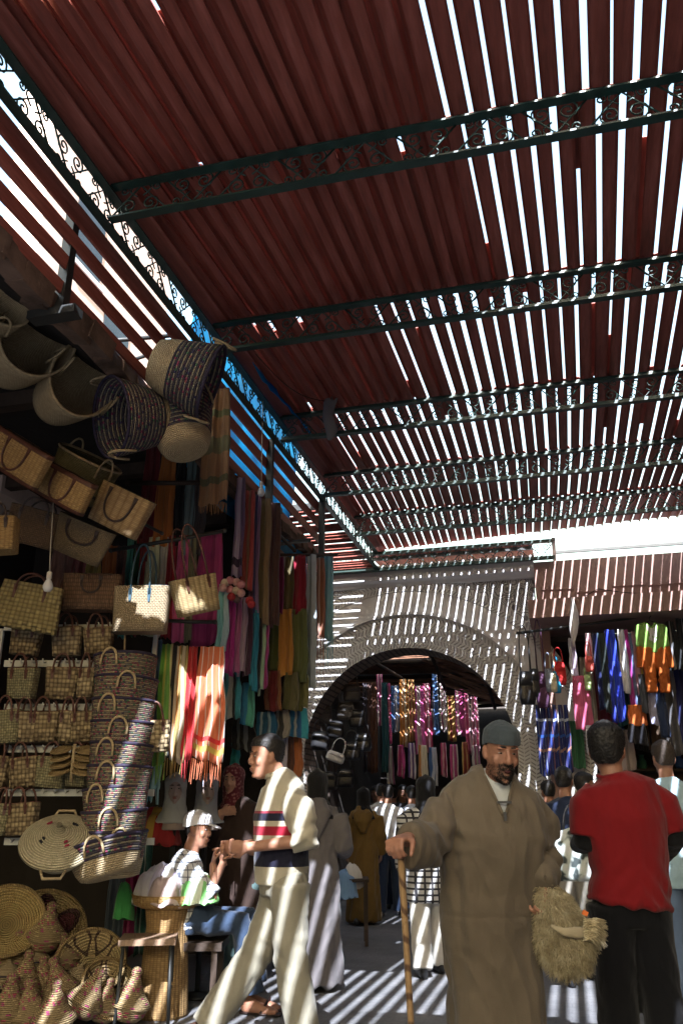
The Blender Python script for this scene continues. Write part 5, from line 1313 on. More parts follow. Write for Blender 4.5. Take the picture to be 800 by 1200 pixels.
def fabric(name, col, rough=.85, weave_=260, var=.18, coords='Object', extra=None):
    if name in MATS: return MATS[name]
    t = NT(name); c = t.coords(coords); n = t.noise(c, 5, 5, .6); x, y, z = t.xyz(c)
    base = extra(t, c, x, y, z) if extra else t.mix(0.0, col, col)
    base = t.mix(t.maprange(n,.3,.7,0,1), t.mix(1.0, base, (1-var,)*3, 'MULTIPLY'), base)
    t.bump(t.math('ADD', t.math('MULTIPLY', t.noise(c, weave_, 2), .10), t.math('ADD', t.noise(t.scalev(c,(1,1,.4)), 9, 3, .5), t.math('MULTIPLY', t.math('ABSOLUTE', t.math('SUBTRACT', t.noise(t.scalev(c,(1,1,.5)), 6, 2), .5)), 1.5))), .014)
    MATS[name] = t.out(base, rough, spec=.15, sheen=.12); return MATS[name]
def person(label, right, fwd, rz=0):
    return thing('person', label, 'person', view(right, fwd), PSI + R(rz), None)
def frame(right, fwd):
    def J(px, py, dd=0.0):
        p = at(px, py, d=fwd+dd); return V((p.dot(RX)-right, dd, p.z))
    return J

# ---------------------------------------------------------------- old man with a stick
D0 = 3.86; r0 = at(580,1000,d=D0).dot(RX); P = frame(r0, D0)
om = person('old man in a brown djellaba and slate skullcap leaning on a stick', r0, D0)
hd = P(587,881,-.10)
J = dict(head=hd, neck=P(579,922,-.02), top=P(577,934,0), chest=P(577,972,.0), waist=P(573,1040,.04), hips=P(569,1085,.06),
         shL=P(524,936,.0), shR=P(628,934,.02), elL=P(503,980,-.16), elR=P(640,1000,.06), wrL=P(477,985,-.40), wrR=P(636,1038,-.04),
         hipL=P(548,1095,.06), hipR=P(594,1095,.06))
for s_, x in (('L',-.12),('R',.10)):
    J['kn'+s_] = V((J['hip'+s_].x, .0 if s_ == 'L' else .1, .48)); J['an'+s_] = V((J['hip'+s_].x, -.02 if s_ == 'L' else .22, .08))
HM = headM(hd, 9, 12, 3)
b = body_mb(J); head_mb(b, HM, .96, .012, 1.03)
grip = P(469,991,-.44)
hand_mb(b, J['wrL']+V((0,0,.012)), (-.55,-.75,-.12), (0,-.2,-1), 1.2, -1, 1.08, thumb=.9)
hand_mb(b, J['wrR'], (-.1,-.15,-1), (-1,-.1,0), 1.1, -1, 1.05)
bd = remesh(b, .0055, 'body', SK1, om, 2)
face_parts(HM, .96, om, eye_open=.3, beard=(bd, M_('grey_black_beard', (.03,.024,.02), .7, .5, 80)), mouth=.003)
cap = hair_cap(HM, .96, om, fabric('slate_knit',(.055,.068,.078), .9, 300), .012, .040, 1.08, 'skullcap', .0015, .004)
hair_cap(HM, .96, om, HAIR, -.055, .06, 1.02, 'hair', .002)
m = MB()
ax = (J['shR']-J['shL']).normalized()
shp = [(V((-.028,.10,.02)),.215,.19),(V((-.025,.09,.38)),.20,.175),(V((-.015,.07,.62)),.195,.165),(J['hips']+V((.005,-.02,.0)),.195,.155),(J['waist'],.20,.155),(J['chest']+V((0,-.01,0)),.225,.155),(P(577,948,0),.228,.138),(P(577,934,.0),.215,.12),(P(578,921,.0),.16,.105),(P(579,911,.01),.10,.09),(P(579,905,.02),.078,.078)]
m.loft([p for p,_,_ in shp], [(a,c) for _,a,c in shp], hint=ax, seg=36)
def robe_arm(sh, el, wr, rr_, sg):
    s0 = sh + (el-sh).normalized()*.07
    m.loft([sh*.5+J['chest']*.5, sh+V((-sg*.03,0,-.055)), s0+V((0,0,-.045)), s0*.5+el*.5+V((0,0,-.03)), el+V((0,0,-.025)), wr*.7+el*.3+V((0,0,-.02)), wr+(wr-el).normalized()*-.01+V((.0,0,-.02))], [(r_*1.0, r_*.72) for r_ in rr_], hint=(0,0,1), seg=22)
robe_arm(J['shL'], J['elL'], J['wrL'], [.07,.082,.094,.094,.088,.080,.072], -1)
robe_arm(J['shR'], J['elR'], J['wrR'], [.07,.080,.088,.086,.084,.080,.074], 1)
nk = J['neck']; ntz = P(579,908,0).z; vz = P(592,955,0).z; vx = P(590,950,-.15).x
def vcut(p):
    if p.y > .0: return False
    if p.z > nk.z + .2 or p.z < vz: return False
    k = (p.z - vz)/(ntz - vz); cx = vx + (nk.x+.012 - vx)*k
    return abs(p.x - cx) < .004 + .062*min(1.0,k)
fo = folds(.020, 5.5, 1.7, 3.1)
def robefold(p, n):
    a = fo(p, n)
    # long soft pleats below the waist and creases round the elbow
    a += .006*sin(p.x*85 + 5*NZ.noise(V((p.x*5,p.y*5,p.z*1.1+4))))*max(0,NZ.noise(V((p.x*6,p.y*6,p.z*.8)))*1.6+.35)
    if p.z < 1.05: a += .010*sin(p.x*38 + 3.5*NZ.noise(V((p.x*4,p.y*4,p.z*1.6))))*min(1,(1.1-p.z)*1.2)*(1 if n.y < .6 else .6)
    seam = abs(p.z - (J['hips'].z+.05)); 
    if seam < .012 and n.y < 0: a -= .005*(1-seam/.012)
    for e in ('elL','elR'):
        q = p - J[e]; 
        if q.length < .22: a += .010*sin((q.z*1.0+q.x*.8)*60 + 4*NZ.noise(p*6))*(1-q.length/.22)
    return a
def robe_col(t, c, x, y, z):
    n = t.noise(c, 9, 2); base = t.mix(t.maprange(t.noise(t.scalev(c,(1,1,.5)), 3, 5),.3,.7,0,1), (.098,.077,.053), (.142,.113,.08))
    return base
ROBE = fabric('brown_wool', (.2,.15,.1), .9, 180, .15, extra=robe_col)
rb_ = remesh(m, .0085, 'djellaba', ROBE, om, 2, robefold)
from mathutils.bvhtree import BVHTree
bv = BVHTree.FromPolygons([v.co.copy() for v in rb_.data.vertices], [tuple(p.vertices) for p in rb_.data.polygons])
import bmesh
bb = bmesh.new(); bb.from_mesh(rb_.data); bmesh.ops.delete(bb, geom=[f for f in bb.faces if vcut(f.calc_center_median())], context='FACES'); bb.to_mesh(rb_.data); bb.free()
edge = []
for sg in (-1,1):
    line = []
    for i in range(15):
        k = i/14*.97; z = vz + (ntz-vz)*k; x = vx + (nk.x+.012-vx)*k + sg*(.004+.062*min(1,k)+.003)
        h = bv.ray_cast(V((x,-1,z)), V((0,1,0)))
        if h[0] is not None: line.append(h[0] + V((0,.001,0)))
    edge.append(line)
m = MB(); m.tube(list(reversed(edge[0]))+edge[1], .0075, 8); m.build('neck_edge', ROBE, om)
m = MB(); m.loft([J['waist']+V((0,-.03,.05)), J['chest']+V((0,-.02,0)), P(577,948,-.02), P(578,934,-.012), P(579,921,-.008), P(579,911,.0), P(579,902,.0)], [(.16,.13),(.17,.132),(.16,.108),(.14,.098),(.12,.088),(.085,.082),(.066,.068)], hint=ax, seg=28)
remesh(m, .008, 'undershirt', fabric('grey_white_cotton',(.50,.52,.53)), om, 2, folds(.003,10,3,1.2))
# collar edging, neck band and the zip pull at the foot of the opening
m = MB(); m.box((vx+.002,-.158,vz+.05),(.06,.014,.010)); m.box((vx,-.172,vz-.006),(.012,.010,.035)); m.build('zip_band', BLK, om)
m = MB(); q = random.Random(5)
# dark wet stains worked into the shoulder cloth
# walking stick
base = V((grip.x+.012, grip.y+.02, 0)); stk_loc = view(0,0) + RX*(r0+grip.x) + FW*(D0+grip.y)
g0 = V((0,0,grip.z+.03)); m = MB()
m.tube([(.035,.01,0),(.03,.008,grip.z*.35),(.014,.004,grip.z*.7),(0,0,grip.z-.02),(0,-.004,grip.z+.035)], [.011,.012,.0125,.014,.017], 10)
def stick_col(t, c, x, y, z):
    k = t.math('SINE', t.math('ADD', t.math('MULTIPLY', z, 70.0), t.math('MULTIPLY', t.math('ARCTAN2', y, x), 1.0)))
    return t.mix(t.maprange(k,.5,.9,0,1), (.30,.19,.09), (.10,.055,.03))
stt = m.build('walking_stick', fabric('turned_wood', (.3,.2,.1), .5, 60, .3, extra=stick_col), None, (stk_loc.x, stk_loc.y, 0), (0,0,PSI))
tag(stt, 'pale wooden walking stick under the right hand of the old man', 'walking stick')
# sheepskin bag in the other hand
fb = thing('sheepskin', 'shaggy cream sheepskin with a leather flap carried by the old man', 'sheepskin', view(r0,D0) + UZ*0, PSI)
c1 = P(650,1062,-.05); c2 = P(660,1100,-.06); c3 = P(663,1125,-.06)
m = MB(); m.loft([P(636,1038,-.045), P(645,1055,-.05), P(655,1080,-.06), P(662,1105,-.06), P(662,1128,-.06), P(660,1140,-.06)], [(.03,.025),(.07,.045),(.10,.06),(.115,.07),(.09,.06),(.04,.03)], hint=(1,0,-.2), seg=20)
hide = remesh(m, .012, 'hide', fabric('raw_hide',(.33,.27,.17)), fb, 2, lambda p,n: .012*NZ.noise(p*14))
q = random.Random(12); m = MB(); me_ = hide.data; fl = list(me_.polygons)
for _ in range(5200):
    f_ = q.choice(fl); p = f_.center.copy(); n_ = f_.normal.copy()
    dd = (n_*.8 + V((q.uniform(-.5,.5),q.uniform(-.5,.5),-.75)) + V((.3,0,0))*q.random()).normalized(); L = q.uniform(.022,.05); sdv = dd.cross(V((q.uniform(-1,1),q.uniform(-1,1),q.uniform(-1,1)))).normalized()
    w_ = q.uniform(.0016,.003); s2 = dd.cross(sdv)
    pts = [p, p+dd*L*.5+s2*L*.16, p+dd*L*.85-s2*L*.10+V((0,0,-L*.15))]
    a = len(m.v)
    vs = []
    for k_, pt in enumerate(pts):
        ww = w_*(1-.4*k_)
        vs += [pt+sdv*ww, pt-sdv*ww*.5+s2*ww*.8, pt-sdv*ww*.5-s2*ww*.8]
    m.add(vs, [(0,1,4,3),(1,2,5,4),(2,0,3,5),(3,4,7,6),(4,5,8,7),(5,3,6,8),(6,7,8)], None, 0, True)
def wool_col(t, c, x, y, z): return t.ramp(t.noise(c, 26, 4), [(.3,(.22,.17,.09)),(.5,(.40,.33,.19)),(.72,(.55,.48,.32))])
WOOL = fabric('sheep_wool', (.4,.33,.2), .9, 100, .2, extra=wool_col)
m.build('wool', WOOL, fb)
m = MB(); fp = [P(650,1082,-.16),P(668,1078,-.17),P(688,1082,-.15),P(690,1094,-.15),P(676,1106,-.17),P(664,1108,-.18)]
cc = sum(fp, V((0,0,0)))/6
m.loft([P(645,1085,-.15),P(660,1092,-.165),P(676,1093,-.165),P(690,1092,-.145)], [(.006,.005),(.015,.008),(.022,.009),(.018,.006)], hint=(0,0,1), seg=12)
m.build('leather_flap', fabric('pale_hide',(.36,.30,.19)), fb)
m = MB()
for _ in range(500):
    p = P(692+q.uniform(-4,3),1092+q.uniform(-13,10),-.15+q.uniform(-.015,.02)); dd = V((1,q.uniform(-.4,.4),q.uniform(-.7,.3))).normalized(); L = q.uniform(.03,.06); s2 = dd.orthogonal().normalized()
    m.tube([p-dd*.02, p+dd*L*.5+s2*.006, p+dd*L-UZ*.008], [.0028,.0025,.0012], 4)
m.build('flap_fringe', WOOL, fb)
m = MB(); m.box(P(685,1070,-.165),(.022,.006,.018),(0,.5,0)); m.build('orange_tab', M_('orange_felt',(.6,.15,.03),.8,.2), fb)

# ---------------------------------------------------------------- man in the red t-shirt
D1 = 4.3; r1 = at(735,1000,d=D1).dot(RX); P = frame(r1, D1)
rm_ = person('man in a red t-shirt and black trousers seen from behind', r1, D1)
hd = P(711,880,.02)
J = dict(head=hd, neck=P(718,912,.0), top=P(722,920,.0), chest=P(730,958,.0), waist=P(738,1025,.0), hips=P(738,1062,.0),
         shL=P(688,926,.0), shR=P(768,926,.02), elL=P(686,985,.0), elR=P(788,980,.02), wrL=P(676,990,.24), wrR=P(778,1003,.24),
         hipL=P(718,1075,0), hipR=P(758,1075,0))
for s_, x in (('L',-1),('R',1)):
    J['kn'+s_] = V((J['hip'+s_].x+.01*x, .02 if s_=='L' else -.03, .50)); J['an'+s_] = V((J['hip'+s_].x+.02*x, .08 if s_=='L' else -.12, .08)); J['toe'+s_] = (0,1,0)
HM = headM(hd, 155, 4, 0); b = body_mb(J); head_mb(b, HM, 1.06); hand_mb(b, J['wrL'], (.2,1,0), (1,0,-.3), .8, 1); hand_mb(b, J['wrR'], (-.2,1,0), (-1,0,-.3), .8, -1)
remesh(b, .008, 'body', SK2, rm_, 2); face_parts(HM, 1.06, rm_)
hair_cap(HM, 1.06, rm_, HAIR, -.066, .055, 1.08, 'hair', .005, .004, 5000)
J2 = dict(J); 
def teefold(p, n):
    a = folds(.006,7,2.6,5.5)(p,n)
    a += .006*sin((p.z*.9+abs(p.x)*1.1)*55 + 2.5*NZ.noise(p*5))*max(0,min(1,(1.15-p.z)*4))
    return a
RED_T = fabric('red_jersey',(.17,.006,.008), .85, 300, .2)
m = shirt_mb(J, .030, .02, 1.0, .92, (.082,.078,.06), flare=1.03)
remesh(m, .009, 't_shirt', RED_T, rm_, 3, teefold)
ncl = J['neck']; m = MB(); m.tube([(ncl.x+.072*cos(2*pi*k/28), ncl.y+.005+.072*sin(2*pi*k/28), ncl.z+.010-.012*sin(2*pi*k/28)*-1) for k in range(29)], .009, 8); m.build('collar', RED_T, rm_)
BLKC = fabric('black_jersey',(.005,.005,.006), .8, 300, .2)
for s_ in 'LR':
    m = MB(); sh, el, wr = J['sh'+s_], J['el'+s_], J['wr'+s_]
    m.loft([sh*.5+el*.5, el+(el-sh)*.03, el*.55+wr*.45, wr], [.058,.062,.052,.036], seg=16); remesh(m, .008, 'undersleeve', BLKC, rm_, 2, folds(.004,10,6,2))
remesh(trousers_mb(J, .008, (.11,.09,.085)), .010, 'trousers', fabric('black_denim',(.0045,.0045,.006), .85, 240, .3), rm_, 2, folds(.008,6,3,7.7))
m = MB()
for s_ in 'LR': shoe_mb(m, J['an'+s_], J['toe'+s_], 1.12)
remesh(m, .009, 'shoes', BLK, rm_, 1)

# ---------------------------------------------------------------- man striding past in a striped jumper
D2 = 5.1; r2 = at(325,1010,d=D2).dot(RX); P = frame(r2, D2)
wm = person('man in a cream jumper with navy and red bands striding to the left', r2, D2)
hd = P(312,887,.03)
J = dict(head=hd, neck=P(326,909,.02), top=P(331,919,.02), chest=P(330,956,.02), waist=P(329,1006,.02), hips=P(332,1030,.03),
         shL=P(318,926,.19), shR=P(347,930,-.14), elL=P(322,985,.22), elR=P(357,985,-.20), wrL=P(280,992,.05), wrR=P(290,993,-.19),
         hipL=P(330,1048,.12), hipR=P(340,1048,-.06), knL=P(300,1118,.10), knR=P(340,1120,-.06), anL=P(247,1195,.08), anR=P(357,1222,-.06), toeL=(-1,-.1,0), toeR=(-1,-.15,0))
J['fhL'] = max(0, J['anL'].z-.08)
HM = headM(hd, -72, 2, 0); b = body_mb(J); head_mb(b, HM, 1.0); hand_mb(b, J['wrL'], (-1,-.3,-.05), (.2,-1,.1), .9, 1); hand_mb(b, J['wrR'], (-1,.1,.02), (.1,.9,.2), 1.0, -1)
remesh(b, .0065, 'body', SK2, wm, 2); face_parts(HM, 1.0, wm, lips=True)
hair_cap(HM, 1.0, wm, HAIR, -.045, .062, 1.035, 'hair', .003, .002, 3500)
zr = [(P(300,y,-.1).z) for y in (1016,988,979,976,966,962,952)]
NAVYK, REDK, CREAM, MARK = (.014,.014,.03),(.26,.012,.03),(.37,.34,.265),(.22,.03,.05)
def jumper_col(t, c, x, y, z):
    # hem rises to the back: bands follow the body, only across the trunk
    k = z; col = t.mix(0.0, CREAM, CREAM)
    for lo, hi, cc_ in ((zr[0]-.0,zr[1],NAVYK),(zr[2],zr[4]-.01,REDK),(zr[5],zr[6]-.005,NAVYK),(zr[6]-.005,zr[6]+.008,MARK)):
        ins = t.math('MULTIPLY', t.math('GREATER_THAN', k, lo), t.math('LESS_THAN', k, hi)); col = t.mix(ins, col, cc_)
    return col
JUMP = fabric('striped_knit', CREAM, .9, 200, .12, extra=jumper_col); KNIT = fabric('cream_knit', CREAM, .9, 200, .12)
def kfold(seed, amp=.007): 
    f0 = folds(amp,7,4,seed)
    def g_(p, n):
        a = f0(p,n)
        for e in ('elL','elR'):
            q_ = p - J[e]
            if q_.length < .2: a += .009*sin((q_.z*1.1-q_.x*.5)*75 + 2*NZ.noise(p*7))*(1-q_.length/.2)
        return a
    return g_
m = MB(); ax = (J['shR']-J['shL']).normalized()
m.loft([J['hips']+V((-.01,0,-.015)), J['waist']*.7+J['hips']*.3, J['waist']+V((0,0,.05)), J['chest']+V((-.005,0,0)), J['top']+V((0,0,-.015)), J['top']*.4+J['neck']*.6+V((-.004,0,.004)), J['neck']+V((-.010,0,.012))], [(.15,.155),(.165,.155),(.170,.15),(.185,.15),(.155,.115),(.095,.085),(.064,.066)], hint=ax, seg=26)
remesh(m, .0085, 'jumper', JUMP, wm, 2, kfold(2.2,.006))
ncl = J['neck']; m = MB(); m.loft([ncl+V((-.006,0,-.006)), ncl+V((-.012,0,.022)), ncl+V((-.014,0,.026))], [(.072,.074),(.066,.068),(.05,.05)], hint=ax, seg=28); m.build('collar', KNIT, wm)
for s_ in 'LR':
    m = MB(); sh, el, wr = J['sh'+s_], J['el'+s_], J['wr'+s_]
    m.loft([sh*.5+J['chest']*.5, sh+(J['top']-sh)*.12+V((0,0,-.05)), sh+(el-sh).normalized()*.085, sh*.45+el*.55, el, el+(wr-el)*.22], [.06,.078,.09,.084,.078,.056], seg=18); remesh(m, .0085, 'sleeve', KNIT, wm, 2, kfold(4.1,.006))
TR_ = fabric('khaki_cotton',(.25,.235,.185), .85, 260, .18)
def trf(p, n):
    a = folds(.008,6,3.2,9.1)(p,n)
    for e in ('knL','knR'):
        q_ = p - J[e]
        if q_.length < .2: a += .007*sin(q_.z*60+q_.x*30+2*NZ.noise(p*6))*(1-q_.length/.2)
    return a
m = trousers_mb(J, .012, (.105,.092,.085), .0)
remesh(m, .009, 'trousers', TR_, wm, 2, trf)
m = MB()
for s_ in 'LR': shoe_mb(m, J['an'+s_], J['toe'+s_], 1.08, J.get('fh'+s_,0))
remesh(m, .009, 'shoes', M_('brown_shoe',(.06,.03,.02),.5,.3), wm, 1)

# ---------------------------------------------------------------- seated man with a white cap
D3 = 6.5; r3 = at(225,1040,d=D3).dot(RX); P = frame(r3, D3)
sm_ = person('young man in a white cap and checked shirt seated behind the wicker stand', r3, D3)
hd = P(232,972,.0)
J = dict(head=hd, neck=P(222,1000,.0), top=P(219,1008,.0), chest=P(216,1030,.0), waist=P(218,1062,.02), hips=P(220,1078,.03),
         shL=P(212,1012,.18), shR=P(212,1014,-.17), elL=P(244,1052,.2), elR=P(250,1052,-.2), wrL=P(262,1010,.12), wrR=P(250,1012,-.16),
         hipL=P(226,1080,.11), hipR=P(226,1080,-.07), knL=P(290,1076,.10), knR=P(282,1082,-.06), anL=P(300,1150,.08), anR=P(296,1162,-.05), toeL=(1,-.3,0), toeR=(1,-.35,0))
HM = headM(hd, 78, 4, 0); b = body_mb(J); head_mb(b, HM, .98); hand_mb(b, J['wrR'], (.15,.1,1), (1,.2,0), .9, 1); hand_mb(b, J['wrL'], (-.3,-.3,1), (-.5,-.6,0), .7, -1)
remesh(b, .007, 'body', SK2, sm_, 2); face_parts(HM, .98, sm_, lips=True)
hair_cap(HM, .98, sm_, HAIR, -.05, .05, 1.03, 'hair', .002)
WCAP = fabric('white_cotton_twill',(.66,.65,.67), .85, 260, .1)
cp = hair_cap(HM, .98, sm_, WCAP, .012, .040, 1.10, 'cap', 0, .006)
m = MB(); S = HM @ Matrix.Scale(.98,4)
m.loft([(0,-.07,.045),(0,-.115,.038),(0,-.155,.026),(0,-.172,.019)], [(.070,.007),(.068,.006),(.054,.005),(.03,.004)], hint=(1,0,0), seg=16, M=S, pw=2.5); m.build('cap_visor', WCAP, sm_)
def check_col(t, c, x, y, z):
    a = t.math('LESS_THAN', t.math('FRACT', t.math('MULTIPLY', z, 22.0)), .16); b_ = t.math('LESS_THAN', t.math('FRACT', t.math('MULTIPLY', t.math('ADD', x, t.math('MULTIPLY', y, .8)), 20.0)), .16)
    return t.mix(t.math('MAXIMUM', a, b_), (.60,.62,.64), (.10,.11,.15))
CHK = fabric('checked_cotton',(.6,.6,.62), .85, 260, .12, extra=check_col)
remesh(shirt_mb(J, .022, -.03, .95, .98, (.078,.072,.06)), .0085, 'shirt', CHK, sm_, 2, folds(.008,8,5,3.3))
remesh(trousers_mb(J, .02, (.10,.082,.078), .03), .009, 'jeans', fabric('blue_denim',(.035,.055,.10), .85, 240, .3), sm_, 2, folds(.006,7,7,1.7))
m = MB()
for s_ in 'LR':
    a = J['an'+s_]; d_ = V((1,-.33,0)).normalized(); c_ = V((a.x,a.y,0))+d_*.06
    m.loft([c_-d_*.14+UZ*.012, c_+UZ*.012, c_+d_*.15+UZ*.012], [(.034,.010),(.043,.010),(.036,.010)], hint=d_.cross(UZ), seg=14)
    m.tube([c_+d_*.02-d_.cross(UZ)*.048+UZ*.02, c_+d_*.05+UZ*.085, c_+d_*.02+d_.cross(UZ)*.048+UZ*.02], .008, 6)
m.build('sandals', LEATHERD, sm_)
sl = thing('low_bench', 'low dark bench under the seated young man', 'bench', view(r3,D3+.06), PSI)
MB().box((-.0,0,J['hips'].z-.15),(.5,.42,.05)).build('seat', WOODD, sl)
for sx in (-1,1):
    for sy in (-1,1): MB().box((sx*.2,sy*.17,(J['hips'].z-.176)/2),(.04,.04,J['hips'].z-.178)).build('leg', WOODD, sl)

# ---------------------------------------------------------------- draped heads
def drape(parent, HM, scale, mat, length=.28, width=.2, face=True, name='headscarf', back=0, seed=0, vox=.009, k=1.1):
    S = HM @ Matrix.Scale(scale, 4); m = MB()
    m.loft([(0,cy+.012,z) for z,_,_,cy in HEADP[1:]]+[(0,.016,.134)], [(rx*k+.010,ry*k+.010) for _,rx,ry,_ in HEADP[1:]]+[(.012,.014)], hint=(1,0,0), seg=24, M=S)
    m.loft([(0,.012,-.02),(0,.02,-.11),(0,.03,-.16),(0,.035,-.11-length)], [(.08,.095),(.085,.085),(width*.62,.11),(width,.13)], hint=(1,0,0), seg=24, M=Matrix.Translation(S.translation) @ Matrix.Rotation(HM.to_euler().z,4,'Z'))
    Si = S.inverted()
    def cut(p):
        q_ = Si @ p; return q_.y < -.045 and (q_.x/.056)**2 + ((q_.z+.022)/.083)**2 < 1
    return remesh(m, vox, name, mat, parent, 3, folds(.008,9,3.5,seed), cut if face else None)
# woman in a patterned scarf watching
D4 = 7.15; r4 = at(278,1000,d=D4).dot(RX); P = frame(r4, D4)
wo = person('young woman in a maroon patterned headscarf and dark brown tunic', r4, D4)
hd = P(273,914,.0)
J = dict(head=hd, neck=P(277,938,.02), top=P(278,945,.02), chest=P(279,972,.02), waist=P(280,1015,.02), hips=P(281,1040,.02),
         shL=P(258,950,.03), shR=P(302,950,.03), elL=P(250,985,.0), elR=P(312,985,.03), wrL=P(260,952,-.16), wrR=P(300,1000,-.12), hipL=P(271,1050,.02), hipR=P(291,1050,.02))
for s_ in 'LR': J['kn'+s_] = V((J['hip'+s_].x,.02,.46)); J['an'+s_] = V((J['hip'+s_].x,.03,.08))
HM = headM(hd, -14, 4, 4); b = body_mb(J, True); head_mb(b, HM, .94); hand_mb(b, J['wrL'], (.9,-.3,.15), (0,-1,-.2), .35, 1, .95, .3); hand_mb(b, J['wrR'], (-.5,-.5,.3), (0,-1,0), .7, -1, .9)
remesh(b, .0075, 'body', SK3, wo, 2); face_parts(HM, .94, wo, lips=True)
def pat_col(t, c, x, y, z):
    v = t.node('ShaderNodeTexVoronoi', ins={'Vector': c, 'Scale': 40.0}); return t.mix(t.maprange(v.outputs['Distance'],.2,.5,0,1), (.30,.14,.13), (.11,.02,.03))
drape(wo, HM, .94, fabric('maroon_print',(.2,.05,.05), .85, 260, .2, extra=pat_col), .12, .13, True, seed=2.5, vox=.0075)
BRN = fabric('dark_brown_cloth',(.035,.022,.018), .9, 260, .2)
remesh(shirt_mb(J, .025, -.16, .92, 1.7, (.07,.06,.045), flare=1.08), .01, 'tunic', BRN, wo, 2, folds(.007,7,2.5,6.2))
remesh(trousers_mb(J, .02, (.09,.08,.08)), .011, 'trousers', fabric('teal_grey_cotton',(.07,.11,.11)), wo, 2, folds(.006,7,3,2))

# mannequin heads with headscarves
for lab, px, py, d, col, yw in (('mannequin head wrapped in a white headscarf below the striped scarves', 206, 925, 6.9, (.45,.47,.45), 8), ('mannequin head wrapped in a grey headscarf below the orange scarf', 243, 926, 7.0, (.30,.32,.36), 15)):
    p = at(px, py, d=d); t = thing('mannequin_head', lab, 'mannequin', (p.x,p.y,0), PSI, None)
    HM = headM((0,0,p.z), yw, 0, 0); m = MB(); head_mb(m, HM, .93); m.loft([(0,.02,p.z-.05),(0,.02,p.z-.17),(0,.02,p.z-.26),(0,.02,p.z-.30)], [.05,.052,.09,.10], seg=16); remesh(m, .008, 'head', fabric('mannequin_plastic',(.40,.32,.28), .35, 60, .05), t, 2); face_parts(HM, .93, t, lips=True)
    drape(t, HM, .93, fabric('hijab_%d' % px, col), .13, .15, True, seed=px*.1, vox=.008)
    m = MB(); m.tube([(0,.02,p.z-.28),(0,.02,.03)], .02, 10); m.lathe([(.001,0),(.14,0),(.14,.02),(.02,.04),(.001,.04)], 20, 0, Matrix.Translation((0,.02,.0))); m.build('stand', DARKIRON, t)

# ---------------------------------------------------------------- people further off
def passer(label, px, d, h, facing, head=None, top=None, bottom=None, robe=None, hood=None, scarf=None, arms='down', stride=.0, hairm=HAIR, sk=SK2, sleeves=1.9, fem=False, shoes=BLK, width=1.0, lean=0, bald=False, hem=-.06, vox=.012, cap=None, py=None):
    """standing figure; facing 0 = towards the viewer, 180 = away"""
    r = at(px, 1000 if py is None else py, d=d).dot(RX); t = person(label, r, d, facing); s = h/1.72
    L = lambda x,y,z: V((x*s*width, y*s, z*s))
    J = dict(head=L(0,-.02-lean,1.60), neck=L(0,.0-lean*.8,1.44), top=L(0,.01-lean*.7,1.40), chest=L(0,.01-lean*.5,1.25), waist=L(0,0,1.05), hips=L(0,0,.93), shL=L(-.185,.01-lean*.6,1.385), shR=L(.185,.01-lean*.6,1.385), hipL=L(-.085,0,.88), hipR=L(.085,0,.88),
             knL=L(-.095,-.05-stride*.5,.48), knR=L(.095,-.03+stride*.45,.48), anL=L(-.10,-stride,.08), anR=L(.10,stride,.085))
    A = {'down': ((-.235,.03,1.1),(-.235,-.10,.86),(.235,.03,1.1),(.235,-.10,.86)), 'front': ((-.24,.02,1.10),(-.08,-.24,1.08),(.24,.02,1.10),(.08,-.24,1.08)), 'swing': ((-.235,.10,1.12),(-.22,.0,.88),(.235,-.05,1.12),(.22,-.24,.93)), 'bent': ((-.24,.03,1.10),(-.20,-.22,1.06),(.235,.03,1.1),(.24,-.10,.86))}[arms]
    J['elL'], J['wrL'], J['elR'], J['wrR'] = [L(*a) for a in A]
    HM = headM(J['head'], head or 0, 3, 0); b = body_mb(J, fem); head_mb(b, HM, .98*s)
    for s_, sg in (('L',1),('R',-1)):
        dv = J['wr'+s_]-J['el'+s_]; hand_mb(b, J['wr'+s_], dv, (sg,-.2,0), .6, sg, .95)
    remesh(b, vox*.8, 'body', sk, t, 2); face_parts(HM, .98*s, t, lips=True)
    if not bald and not scarf: hair_cap(HM, .98*s, t, hairm, -.055, .055, 1.05, 'hair', .004, .003, 900)
    if cap: hair_cap(HM, .98*s, t, cap, .01, .04, 1.11, 'cap', 0, .006)
    if scarf: drape(t, HM, .98*s, scarf, .16, .17, True, seed=px*.3, vox=vox)
    if robe:
        m = MB(); m.loft([L(0,.02,.05), L(0,.01,.45), J['hips'], J['waist'], J['chest'], J['top'], J['neck']], [(.22*s*width,.20*s),(.205*s*width,.18*s),(.185*s*width,.15*s),(.17*s*width,.135*s),(.18*s*width,.135*s),(.155*s*width,.10*s),(.065,.065)], hint=(1,0,0), seg=28)
        for s_ in 'LR': arm_sleeve(m, J, s_, (.068,.066,.070), 1.9)
        if hood: m.loft([J['neck']+V((0,.05,.02)), J['top']+V((0,.125,-.03)), J['chest']+V((0,.16,.03)), J['chest']+V((0,.15,-.10))], [(.08,.04),(.13,.045),(.10,.035),(.03,.02)], hint=(1,0,0), seg=16)
        fo_ = folds(.018,6,1.6,px*.17)
        remesh(m, vox, 'robe', robe, t, 2, lambda p,n: fo_(p,n) + (.014*sin(atan2(p.y,p.x)*9+3*NZ.noise(p*2.2))*max(0,min(1,1.15-p.z/s)) ))
    if bottom: remesh(trousers_mb(J, .02, (.10,.085,.08)), vox, 'trousers', bottom, t, 2, folds(.008,6,3,px*.2))
    if top: remesh(shirt_mb(J, .026, hem, 1.0*width, sleeves, (.085,.072,.055)), vox, 'shirt', top, t, 2, folds(.009,7,3,px*.4))
    m = MB()
    for s_ in 'LR': shoe_mb(m, J['an'+s_], (0,-1,0), 1.1)
    remesh(m, vox, 'shoes', shoes, t, 1); return t
passers_done = 0
